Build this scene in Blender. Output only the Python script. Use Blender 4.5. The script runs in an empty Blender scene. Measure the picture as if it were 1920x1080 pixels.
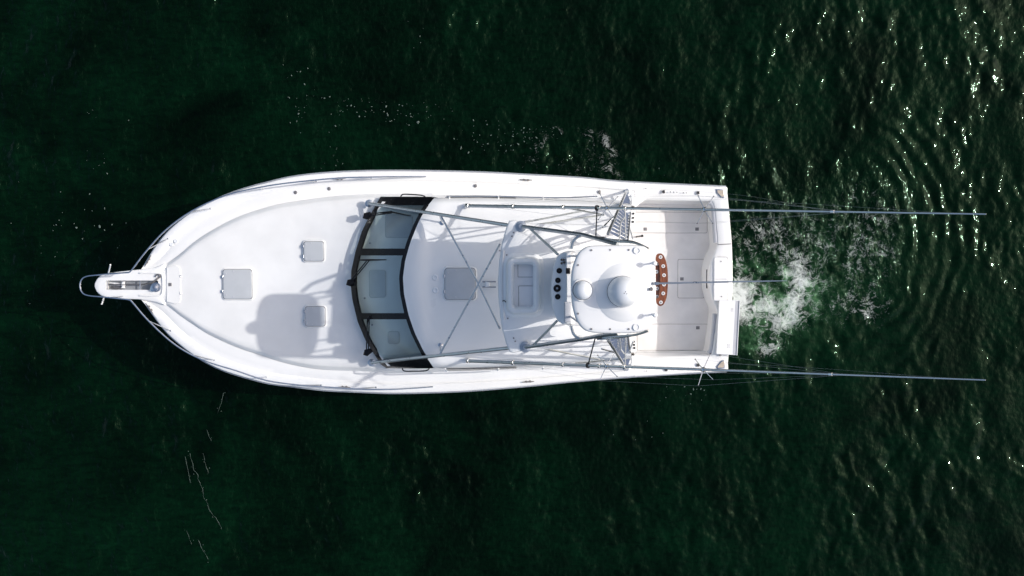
import bpy, bmesh, math, random
import numpy as np
from mathutils import Vector, Matrix

# ------------------------------------------------------------------ camera, sky, sun, exposure
scene = bpy.context.scene
F_PX, CAM_Z, TILT = 1722.0, 22.6, math.radians(-2.0)
cam_d = bpy.data.cameras.new("camera")
cam_d.sensor_fit = 'HORIZONTAL'
cam_d.sensor_width = 36.0
cam_d.lens = 36.0 * F_PX / 1920.0
cam_d.clip_start, cam_d.clip_end = 0.1, 20000.0
cam = bpy.data.objects.new("camera", cam_d)
scene.collection.objects.link(cam)
cam.location = (0, 0, CAM_Z)
cam.rotation_euler = (TILT, 0, 0)
scene.camera = cam

SUN_DIR = Vector((1.2, 0.183, 1.0)).normalized()          # towards the sun
elev = math.asin(SUN_DIR.z)
azim = math.atan2(SUN_DIR.x, SUN_DIR.y)                    # clockwise from +Y
world = bpy.data.worlds.new("World")
scene.world = world
world.use_nodes = True
wn = world.node_tree
for n in list(wn.nodes):
    wn.nodes.remove(n)
sky = wn.nodes.new('ShaderNodeTexSky')
sky.sky_type = 'NISHITA'
sky.sun_disc = False
sky.sun_elevation = elev
sky.sun_rotation = azim
sky.air_density, sky.dust_density, sky.ozone_density = 1.0, 3.0, 0.3
bg = wn.nodes.new('ShaderNodeBackground')
bg.inputs['Strength'].default_value = 0.15
wo = wn.nodes.new('ShaderNodeOutputWorld')
wn.links.new(sky.outputs[0], bg.inputs['Color'])
wn.links.new(bg.outputs[0], wo.inputs['Surface'])

sun_d = bpy.data.lights.new("sun", 'SUN')
sun_d.energy = 2.55
sun_d.angle = math.radians(0.53)
sun_d.color = (1.0, 0.965, 0.92)
sun = bpy.data.objects.new("sun", sun_d)
scene.collection.objects.link(sun)
sun.rotation_euler = SUN_DIR.to_track_quat('Z', 'Y').to_euler()
sun.location = SUN_DIR * 60

scene.view_settings.view_transform = 'Standard'
scene.view_settings.look = 'None'
scene.view_settings.exposure = 0.14
scene.view_settings.gamma = 1.0
scene.view_settings.use_curve_mapping = False
scene.cycles.use_adaptive_sampling = False
scene.cycles.use_denoising = True
scene.cycles.max_bounces = 8
scene.cycles.transparent_max_bounces = 16

# ------------------------------------------------------------------ helpers
CT, ST = math.cos(TILT), math.sin(TILT)


def P(px, py, z):
    """World point at height z seen at this place of the photograph (1920 x 1080)."""
    a, b, c = (px - 960.0) / F_PX, (540.0 - py) / F_PX, -1.0
    d = Vector((a, b * CT - c * ST, b * ST + c * CT))
    t = (z - CAM_Z) / d.z
    return Vector((d.x * t, d.y * t, z))


def PL(pts, z):
    return [P(x, y, z(x) if callable(z) else z) for x, y in pts]


def interp(x, tab):
    if x <= tab[0][0]:
        return tab[0][1]
    for (x0, y0), (x1, y1) in zip(tab, tab[1:]):
        if x <= x1:
            return y0 + (y1 - y0) * (x - x0) / (x1 - x0)
    return tab[-1][1]


def resample(pts, n):
    """n points at even arc length along a 3D polyline."""
    pts = [Vector(p) for p in pts]
    L = [0.0]
    for a, b in zip(pts, pts[1:]):
        L.append(L[-1] + (b - a).length)
    out, j = [], 0
    for i in range(n):
        s = L[-1] * i / (n - 1)
        while j < len(L) - 2 and L[j + 1] < s:
            j += 1
        f = (s - L[j]) / max(L[j + 1] - L[j], 1e-9)
        out.append(pts[j].lerp(pts[j + 1], min(max(f, 0), 1)))
    return out


def smooth(pts, n, closed=False):
    """Catmull-Rom through the points, n steps per span."""
    pts = [Vector(p) for p in pts]
    m = len(pts)
    out = []
    for i in range(m if closed else m - 1):
        g = (lambda k: pts[k % m]) if closed else (lambda k: pts[min(max(k, 0), m - 1)])
        p0, p1, p2, p3 = g(i - 1), g(i), g(i + 1), g(i + 2)
        for k in range(n):
            t = k / n
            out.append(0.5 * ((2 * p1) + (p2 - p0) * t + (2 * p0 - 5 * p1 + 4 * p2 - p3) * t * t
                              + (3 * p1 - p0 - 3 * p2 + p3) * t ** 3))
    if not closed:
        out.append(pts[-1])
    return out


class MB:
    def __init__(self):
        self.v, self.f = [], []

    def loft(self, rows, closed_u=False, closed_v=False):
        """rows of equal length joined by quads."""
        o, n, m = len(self.v), len(rows), len(rows[0])
        for r in rows:
            self.v += [tuple(p) for p in r]
        for i in range(n if closed_v else n - 1):
            for j in range(m if closed_u else m - 1):
                a, b = o + i * m + j, o + i * m + (j + 1) % m
                c, d = o + ((i + 1) % n) * m + (j + 1) % m, o + ((i + 1) % n) * m + j
                self.f.append((a, b, c, d))
        return self

    def cap(self, ring, flip=False):
        o = len(self.v)
        self.v += [tuple(p) for p in ring]
        idx = list(range(o, o + len(ring)))
        self.f.append(tuple(idx[::-1] if flip else idx))
        return self

    def tube(self, pts, r, seg=10, caps=True):
        pts = [Vector(p) for p in pts]
        n = len(pts)
        rr = r if isinstance(r, (list, tuple)) else [r] * n
        up = None
        rows = []
        for i, p in enumerate(pts):
            t = (pts[min(i + 1, n - 1)] - pts[max(i - 1, 0)]).normalized()
            if up is None:
                up = Vector((0, 0, 1)) if abs(t.z) < 0.9 else Vector((1, 0, 0))
            a = t.cross(up).normalized()
            up = a.cross(t).normalized()
            rows.append([p + (a * math.cos(2 * math.pi * k / seg) + up * math.sin(2 * math.pi * k / seg)) * rr[i]
                         for k in range(seg)])
        self.loft(rows, closed_u=True)
        if caps:
            self.cap(rows[0]); self.cap(rows[-1], True)
        return self

    def lathe(self, prof, c, seg=24, axis=None):
        """prof: (radius, height) from bottom to top about c."""
        c = Vector(c)
        ax = Vector(axis).normalized() if axis is not None else Vector((0, 0, 1))
        u = ax.orthogonal().normalized(); w = ax.cross(u)
        rows = [[c + ax * h + (u * math.cos(2 * math.pi * k / seg) + w * math.sin(2 * math.pi * k / seg)) * max(r, 1e-4)
                 for k in range(seg)] for r, h in prof]
        self.loft(rows, closed_u=True)
        self.cap(rows[0], True); self.cap(rows[-1])
        return self

    def slab(self, outline, layers, cap_bottom=True):
        """outline: world points (xy used). layers: (inset, z) from bottom to top."""
        pts = [Vector((p[0], p[1], 0)) for p in outline]
        n = len(pts)
        area = sum(pts[i].x * pts[(i + 1) % n].y - pts[(i + 1) % n].x * pts[i].y for i in range(n))
        if area < 0:
            pts.reverse()
        nor = []
        for i in range(n):
            e0 = (pts[i] - pts[i - 1]); e1 = (pts[(i + 1) % n] - pts[i])
            n0 = Vector((-e0.y, e0.x, 0)).normalized(); n1 = Vector((-e1.y, e1.x, 0)).normalized()
            b = (n0 + n1)
            b = b.normalized() if b.length > 1e-6 else n0
            nor.append(b / max(b.dot(n0), 0.5))
        rows = []
        for ins, z in layers:
            if isinstance(ins, tuple):                      # ('s', k): scaled about the middle instead of inset
                cc = sum(pts, Vector()) / n
                xy = [cc + (p - cc) * ins[1] for p in pts]
            else:
                xy = [p + q * ins for p, q in zip(pts, nor)]
            rows.append([Vector((p.x, p.y, z(p.x, p.y) if callable(z) else z)) for p in xy])
        self.loft(rows, closed_u=True)
        if cap_bottom:
            self.cap(rows[0], True)
        self.cap(rows[-1])
        return self

    def box(self, c, s, rz=0.0, bev=0.0):
        c = Vector(c)
        w, h = s[0] / 2, s[1] / 2
        o = [Vector((x, y, 0)) for x, y in ((-w, -h), (w, -h), (w, h), (-w, h))]
        R = Matrix.Rotation(rz, 3, 'Z')
        o = [R @ p + c for p in o]
        z0, z1 = c.z - s[2] / 2, c.z + s[2] / 2
        b = min(bev, s[0] / 3, s[1] / 3, s[2] / 3)
        if b > 0:
            self.slab(o, [(b, z0), (0, z0 + b), (0, z1 - b), (b * 0.35, z1 - b * 0.35), (b, z1)])
        else:
            self.slab(o, [(0, z0), (0, z1)])
        return self

    def bar(self, a, b, w, h):
        """rectangular bar between two points, w across (horizontal), h thick."""
        a, b = Vector(a), Vector(b)
        t = (b - a).normalized()
        s = t.cross(Vector((0, 0, 1)))
        s = s.normalized() if s.length > 1e-5 else Vector((0, 1, 0))
        u = s.cross(t).normalized()
        rows = [[p + s * x + u * y for x, y in ((-w / 2, -h / 2), (w / 2, -h / 2), (w / 2, h / 2), (-w / 2, h / 2))] for p in (a, b)]
        self.loft(rows, closed_u=True)
        self.cap(rows[0]); self.cap(rows[1], True)
        return self

    def mesh(self, name, mat, angle=38):
        me = bpy.data.meshes.new(name)
        me.from_pydata(self.v, [], self.f)
        bm = bmesh.new(); bm.from_mesh(me)
        bmesh.ops.remove_doubles(bm, verts=bm.verts, dist=1e-5)
        bmesh.ops.recalc_face_normals(bm, faces=bm.faces)
        bm.to_mesh(me); bm.free()
        me.materials.append(mat)
        me.shade_smooth()
        me.set_sharp_from_angle(angle=math.radians(angle))
        return me


COL = scene.collection


def obj(name, data, parent=None, loc=None, rz=None):
    o = bpy.data.objects.new(name, data)
    COL.objects.link(o)
    if loc is not None:
        o.location = loc
    if rz is not None:
        o.rotation_euler = (0, 0, rz)
    if parent is not None:
        o.parent = parent
        if parent.type == 'EMPTY':
            o.matrix_parent_inverse = Matrix.Translation(-Vector(parent.location))
    return o


def part(name, mb, mat, parent, angle=38):
    return obj(name, mb.mesh(name, mat, angle), parent)


def thing(name, loc, label, cat):
    e = bpy.data.objects.new(name, None)
    e.location = loc
    e.empty_display_size = 0.3
    COL.objects.link(e)
    e['label'] = label
    e['category'] = cat
    return e


def rrect(c, w, h, r, rz=0.0, n=5):
    c = Vector((c[0], c[1], 0))
    out = []
    for sx, sy, a0 in ((1, 1, 0), (-1, 1, 90), (-1, -1, 180), (1, -1, 270)):
        for k in range(n + 1):
            a = math.radians(a0 + 90 * k / n)
            out.append(Vector((sx * (w / 2 - r) + r * math.cos(a), sy * (h / 2 - r) + r * math.sin(a), 0)))
    R = Matrix.Rotation(rz, 3, 'Z')
    return [R @ p + c for p in out]


def px_rect(x0, y0, x1, y1, z, r):
    a, b = P(x0, y0, z), P(x1, y1, z)
    return rrect(((a.x + b.x) / 2, (a.y + b.y) / 2), abs(b.x - a.x), abs(b.y - a.y), r)


# ------------------------------------------------------------------ materials
def new_mat(name):
    m = bpy.data.materials.new(name)
    m.use_nodes = True
    return m, m.node_tree.nodes, m.node_tree.links, m.node_tree.nodes['Principled BSDF']


def simple(name, col, rough=0.4, metal=0.0, var=0.06, scale=3.0, bump=0.0, bscale=60.0, coat=0.0, rvar=0.1):
    m, N, L, b = new_mat(name)
    tc = N.new('ShaderNodeNewGeometry')
    no = N.new('ShaderNodeTexNoise'); no.inputs['Scale'].default_value = scale; no.inputs['Detail'].default_value = 6
    L.new(tc.outputs['Position'], no.inputs['Vector'])
    cr = N.new('ShaderNodeValToRGB')
    cr.color_ramp.elements[0].position, cr.color_ramp.elements[1].position = 0.3, 0.7
    cr.color_ramp.elements[0].color = tuple(c * (1 - var) for c in col) + (1,)
    cr.color_ramp.elements[1].color = tuple(min(c * (1 + var * 0.5), 1) for c in col) + (1,)
    L.new(no.outputs['Fac'], cr.inputs['Fac'])
    L.new(cr.outputs[0], b.inputs['Base Color'])
    mr = N.new('ShaderNodeMapRange')
    mr.inputs['To Min'].default_value, mr.inputs['To Max'].default_value = max(rough - rvar, 0.02), min(rough + rvar, 1)
    L.new(no.outputs['Fac'], mr.inputs['Value'])
    L.new(mr.outputs[0], b.inputs['Roughness'])
    b.inputs['Metallic'].default_value = metal
    b.inputs['Coat Weight'].default_value = coat
    b.inputs['Coat Roughness'].default_value = 0.08
    if bump > 0:
        n2 = N.new('ShaderNodeTexNoise'); n2.inputs['Scale'].default_value = bscale; n2.inputs['Detail'].default_value = 2
        L.new(tc.outputs['Position'], n2.inputs['Vector'])
        bp = N.new('ShaderNodeBump'); bp.inputs['Strength'].default_value = bump; bp.inputs['Distance'].default_value = 0.004
        L.new(n2.outputs['Fac'], bp.inputs['Height'])
        L.new(bp.outputs[0], b.inputs['Normal'])
    return m


GEL = simple('white_gelcoat', (0.83, 0.83, 0.82), 0.32, var=0.035, scale=1.3, coat=0.3)
NONSKID = simple('nonskid_deck', (0.78, 0.78, 0.77), 0.6, var=0.07, scale=1.6, bump=0.35, bscale=140)
HULLM = simple('hull_gelcoat', (0.78, 0.78, 0.77), 0.25, var=0.05, scale=0.9, coat=0.4)
SOLE = simple('cockpit_nonskid', (0.84, 0.815, 0.80), 0.65, var=0.09, scale=2.6, bump=0.4, bscale=150)
ALU = simple('anodised_aluminium', (0.55, 0.58, 0.61), 0.30, metal=0.85, var=0.1, scale=7)
STEEL = simple('polished_stainless', (0.62, 0.63, 0.65), 0.16, metal=1.0, var=0.08, scale=9)
BLACK = simple('black_paint', (0.008, 0.008, 0.010), 0.25, var=0.3, scale=5)
BLACK.node_tree.nodes['Principled BSDF'].inputs['Specular IOR Level'].default_value = 0.22
RUBBER = simple('black_rubber', (0.018, 0.018, 0.02), 0.55, var=0.3, scale=9)
SMOKE = simple('smoked_acrylic', (0.50, 0.52, 0.54), 0.18, var=0.05, scale=4, coat=0.3)
PAD = simple('grey_vinyl', (0.50, 0.51, 0.54), 0.45, var=0.06, scale=5)
GREY = simple('grey_plastic', (0.30, 0.32, 0.35), 0.4, var=0.12, scale=6)
CAPM = simple('deck_cap_grey', (0.28, 0.27, 0.27), 0.35, metal=0.5, var=0.15, scale=25)
SEAM = simple('seam_sealant', (0.16, 0.15, 0.15), 0.7, var=0.2, scale=8)
BEIGE = simple('beige_recess', (0.48, 0.41, 0.33), 0.5, var=0.12, scale=9)
DOME = simple('radome_white', (0.74, 0.76, 0.78), 0.35, var=0.03, scale=2)
CHAIN = simple('galvanised_steel', (0.30, 0.28, 0.27), 0.4, metal=0.8, var=0.35, scale=30)
LINE = simple('rigging_line', (0.33, 0.34, 0.33), 0.7, var=0.15, scale=15)


def teak_mat():
    m, N, L, b = new_mat('varnished_teak')
    g = N.new('ShaderNodeNewGeometry')
    mp = N.new('ShaderNodeMapping'); mp.inputs['Scale'].default_value = (42, 5, 10)
    L.new(g.outputs['Position'], mp.inputs['Vector'])
    no = N.new('ShaderNodeTexNoise'); no.inputs['Scale'].default_value = 1.0; no.inputs['Detail'].default_value = 8; no.inputs['Distortion'].default_value = 0.8
    L.new(mp.outputs[0], no.inputs['Vector'])
    cr = N.new('ShaderNodeValToRGB')
    cr.color_ramp.elements[0].position, cr.color_ramp.elements[1].position = 0.3, 0.72
    cr.color_ramp.elements[0].color = (0.07, 0.020, 0.008, 1)
    cr.color_ramp.elements[1].color = (0.27, 0.085, 0.032, 1)
    L.new(no.outputs['Fac'], cr.inputs['Fac']); L.new(cr.outputs[0], b.inputs['Base Color'])
    b.inputs['Roughness'].default_value = 0.22
    b.inputs['Coat Weight'].default_value = 0.6
    return m


TEAK = teak_mat()


def glass_mat():
    m, N, L, b = new_mat('tinted_glass')
    N.remove(b)
    out = N['Material Output']
    tr = N.new('ShaderNodeBsdfTransparent'); tr.inputs['Color'].default_value = (0.93, 0.972, 0.965, 1)
    gl = N.new('ShaderNodeBsdfGlossy'); gl.inputs['Roughness'].default_value = 0.02
    lw = N.new('ShaderNodeLayerWeight'); lw.inputs['Blend'].default_value = 0.5
    pw = N.new('ShaderNodeMath'); pw.operation = 'POWER'; pw.inputs[1].default_value = 4.0
    fr = N.new('ShaderNodeMath'); fr.operation = 'MULTIPLY_ADD'; fr.inputs[1].default_value = 0.5; fr.inputs[2].default_value = 0.035
    L.new(lw.outputs['Facing'], pw.inputs[0]); L.new(pw.outputs[0], fr.inputs[0])
    ge = N.new('ShaderNodeNewGeometry')
    no = N.new('ShaderNodeTexNoise'); no.inputs['Scale'].default_value = 1.5
    L.new(ge.outputs['Position'], no.inputs['Vector'])
    bp = N.new('ShaderNodeBump'); bp.inputs['Strength'].default_value = 0.05; bp.inputs['Distance'].default_value = 0.02
    L.new(no.outputs['Fac'], bp.inputs['Height']); L.new(bp.outputs[0], gl.inputs['Normal'])
    mx = N.new('ShaderNodeMixShader')
    L.new(fr.outputs[0], mx.inputs[0]); L.new(tr.outputs[0], mx.inputs[1]); L.new(gl.outputs[0], mx.inputs[2])
    L.new(mx.outputs[0], out.inputs['Surface'])
    return m


GLASS = glass_mat()


# ------------------------------------------------------------------ water (one sheet, fine inside the view, out to the horizon)
def water_mat():
    m, N, L, b = new_mat('sea_water')
    out = N['Material Output']
    g = N.new('ShaderNodeNewGeometry')
    aer = N.new('ShaderNodeAttribute'); aer.attribute_name = 'aeration'
    foam = N.new('ShaderNodeAttribute'); foam.attribute_name = 'foam'
    # body colour: deep green, a little uneven, with ripple and slick contrast painted in
    no = N.new('ShaderNodeTexNoise'); no.inputs['Scale'].default_value = 0.35; no.inputs['Detail'].default_value = 12; no.inputs['Roughness'].default_value = 0.62; no.inputs['Distortion'].default_value = 0.6
    L.new(g.outputs['Position'], no.inputs['Vector'])
    cr = N.new('ShaderNodeValToRGB')
    cr.color_ramp.elements[0].position, cr.color_ramp.elements[1].position = 0.34, 0.66
    cr.color_ramp.elements[0].color = (0.0001, 0.0013, 0.0003, 1)
    cr.color_ramp.elements[1].color = (0.0007, 0.0088, 0.0030, 1)
    L.new(no.outputs['Fac'], cr.inputs['Fac'])
    mix = N.new('ShaderNodeMix'); mix.data_type = 'RGBA'
    fm1 = N.new('ShaderNodeTexNoise'); fm1.inputs['Scale'].default_value = 5.0; fm1.inputs['Detail'].default_value = 7; fm1.inputs['Roughness'].default_value = 0.7; fm1.inputs['Distortion'].default_value = 0.5  # fine stretched mottle: light and dark of ripples painted into the colour
    mpf = N.new('ShaderNodeMapping'); mpf.inputs['Scale'].default_value = (0.55, 1.5, 1.0); mpf.inputs['Rotation'].default_value = (0, 0, -0.25)
    L.new(g.outputs['Position'], mpf.inputs['Vector']); L.new(mpf.outputs[0], fm1.inputs['Vector'])
    fmr = N.new('ShaderNodeMapRange'); fmr.inputs['From Min'].default_value = 0.32; fmr.inputs['From Max'].default_value = 0.70
    fmr.inputs['To Min'].default_value = 0.5; fmr.inputs['To Max'].default_value = 1.55
    L.new(fm1.outputs['Fac'], fmr.inputs['Value'])
    vm = N.new('ShaderNodeVectorMath'); vm.operation = 'SCALE'
    L.new(cr.outputs[0], vm.inputs[0]); L.new(fmr.outputs[0], vm.inputs['Scale'])
    L.new(vm.outputs[0], mix.inputs['A'])
    L.new(mix.outputs['Result'], b.inputs['Base Color'])
    b.inputs['Roughness'].default_value = 0.05
    b.inputs['IOR'].default_value = 1.333
    b.inputs['Specular IOR Level'].default_value = 0.21
    b.inputs['Specular Tint'].default_value = (0.55, 1.0, 0.70, 1)
    # capillary ripples
    n1 = N.new('ShaderNodeTexNoise'); n1.inputs['Scale'].default_value = 9.0; n1.inputs['Detail'].default_value = 3
    n2 = N.new('ShaderNodeTexNoise'); n2.inputs['Scale'].default_value = 26.0; n2.inputs['Detail'].default_value = 2
    mp = N.new('ShaderNodeMapping'); mp.inputs['Scale'].default_value = (1.0, 0.6, 1.0); mp.inputs['Rotation'].default_value = (0, 0, 0.35)
    L.new(g.outputs['Position'], mp.inputs['Vector'])
    L.new(mp.outputs[0], n1.inputs['Vector']); L.new(mp.outputs[0], n2.inputs['Vector'])
    b1 = N.new('ShaderNodeBump'); b1.inputs['Strength'].default_value = 1.0; b1.inputs['Distance'].default_value = 0.010
    b2 = N.new('ShaderNodeBump'); b2.inputs['Strength'].default_value = 1.0; b2.inputs['Distance'].default_value = 0.0022
    L.new(n1.outputs['Fac'], b1.inputs['Height'])
    L.new(n2.outputs['Fac'], b2.inputs['Height'])
    L.new(b1.outputs[0], b2.inputs['Normal'])
    L.new(b2.outputs[0], b.inputs['Normal'])
    # ripples are livelier in churned water
    chop = N.new('ShaderNodeAttribute'); chop.attribute_name = 'chop'
    c1 = N.new('ShaderNodeMath'); c1.operation = 'MULTIPLY_ADD'; c1.inputs[1].default_value = 0.022; c1.inputs[2].default_value = 0.010
    c2 = N.new('ShaderNodeMath'); c2.operation = 'MULTIPLY_ADD'; c2.inputs[1].default_value = 0.010; c2.inputs[2].default_value = 0.0026
    for c, bb in ((c1, b1), (c2, b2)):
        L.new(chop.outputs['Fac'], c.inputs[0]); L.new(c.outputs[0], bb.inputs['Distance'])
    # foam lace: ridges of a warped noise, thicker where the attribute is high
    nz = N.new('ShaderNodeTexNoise'); nz.inputs['Scale'].default_value = 3.6; nz.inputs['Detail'].default_value = 9; nz.inputs['Roughness'].default_value = 0.62; nz.inputs['Distortion'].default_value = 1.1
    L.new(g.outputs['Position'], nz.inputs['Vector'])
    def math_(op, a, bv, cv=None):
        n = N.new('ShaderNodeMath'); n.operation = op
        for i, v in enumerate((a, bv, cv)):
            if v is None: continue
            if isinstance(v, (int, float)): n.inputs[i].default_value = v
            else: L.new(v, n.inputs[i])
        return n.outputs[0]
    r = math_('ABSOLUTE', math_('SUBTRACT', nz.outputs['Fac'], 0.5), 0)
    r = math_('SUBTRACT', 1.0, math_('MULTIPLY', r, 6.0))
    nh = N.new('ShaderNodeTexNoise'); nh.inputs['Scale'].default_value = 30.0; nh.inputs['Detail'].default_value = 5; nh.inputs['Roughness'].default_value = 0.7
    L.new(g.outputs['Position'], nh.inputs['Vector'])
    r = math_('ADD', r, math_('MULTIPLY', math_('SUBTRACT', nh.outputs['Fac'], 0.5), 1.5))
    t = math_('SUBTRACT', math_('ADD', r, math_('MULTIPLY', foam.outputs['Fac'], 1.75)), 1.25)
    t = math_('MULTIPLY', t, 0.9)
    cl = N.new('ShaderNodeClamp'); L.new(t, cl.inputs['Value'])
    gate = N.new('ShaderNodeMapRange'); gate.inputs['From Max'].default_value = 0.12
    L.new(foam.outputs['Fac'], gate.inputs['Value'])
    fm = math_('MULTIPLY', math_('MULTIPLY', cl.outputs[0], gate.outputs[0]), 0.82)
    # aerated water: green where thin, milky where thick, drawn out in soft veils
    ns = N.new('ShaderNodeTexNoise'); ns.inputs['Scale'].default_value = 3.2; ns.inputs['Detail'].default_value = 7; ns.inputs['Distortion'].default_value = 1.6
    L.new(g.outputs['Position'], ns.inputs['Vector'])
    veil = N.new('ShaderNodeMapRange'); veil.inputs['From Min'].default_value = 0.32; veil.inputs['From Max'].default_value = 0.72
    veil.inputs['To Min'].default_value = 0.38; veil.inputs['To Max'].default_value = 1.15
    L.new(ns.outputs['Fac'], veil.inputs['Value'])
    av = N.new('ShaderNodeClamp'); L.new(math_('MULTIPLY', aer.outputs['Fac'], veil.outputs[0]), av.inputs['Value'])
    ar = N.new('ShaderNodeValToRGB')
    ar.color_ramp.elements[0].position, ar.color_ramp.elements[1].position = 0.15, 1.0
    ar.color_ramp.elements[0].color = (0.030, 0.105, 0.042, 1)
    ar.color_ramp.elements[1].color = (0.30, 0.40, 0.31, 1)
    e_ = ar.color_ramp.elements.new(0.55); e_.color = (0.10, 0.235, 0.11, 1)
    L.new(av.outputs[0], ar.inputs['Fac']); L.new(ar.outputs[0], mix.inputs['B'])
    L.new(av.outputs[0], mix.inputs['Factor'])
    df = N.new('ShaderNodeBsdfDiffuse'); df.inputs['Color'].default_value = (0.70, 0.74, 0.72, 1)
    ms = N.new('ShaderNodeMixShader')
    L.new(fm, ms.inputs[0]); L.new(b.outputs[0], ms.inputs[1]); L.new(df.outputs[0], ms.inputs[2])
    L.new(ms.outputs[0], out.inputs['Surface'])
    return m


def fields(xs, ys, rng, lam_lo, lam_hi, slope, dir0=None, spread=None):
    """Random sum of waves with wavelengths between the limits, filtered noise on the grid."""
    nx, ny = len(xs), len(ys)
    dx, dy = xs[1] - xs[0], ys[1] - ys[0]
    kx = np.fft.fftfreq(nx, dx) * 2 * np.pi
    ky = np.fft.fftfreq(ny, dy) * 2 * np.pi
    KX, KY = np.meshgrid(kx, ky)
    K = np.hypot(KX, KY) + 1e-9
    lam = 2 * np.pi / K
    A = np.where((lam > lam_lo) & (lam < lam_hi), K ** -2.0, 0.0)
    if dir0 is not None:
        th = np.arctan2(KY, KX) - dir0
        A = A * (np.abs(np.cos(th)) ** spread)
    ph = np.fft.fft2(rng.standard_normal((ny, nx)))
    f = np.real(np.fft.ifft2(ph * A))
    gy, gx = np.gradient(f, dy, dx)
    s = math.sqrt(float(np.mean(gx * gx + gy * gy))) + 1e-12
    return f * (slope / s)


def unit_noise(xs, ys, rng, lam, p=2.0):
    nx, ny = len(xs), len(ys)
    kx = np.fft.fftfreq(nx, xs[1] - xs[0]); ky = np.fft.fftfreq(ny, ys[1] - ys[0])
    KX, KY = np.meshgrid(kx, ky)
    K = np.hypot(KX, KY)
    A = 1.0 / (1.0 + (K * lam) ** 2) ** (p * 0.75)
    f = np.real(np.fft.ifft2(np.fft.fft2(rng.standard_normal((ny, nx))) * A))
    return (f - f.mean()) / f.std()


def sstep(a, b, x):
    t = np.clip((x - a) / (b - a), 0, 1)
    return t * t * (3 - 2 * t)


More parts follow.
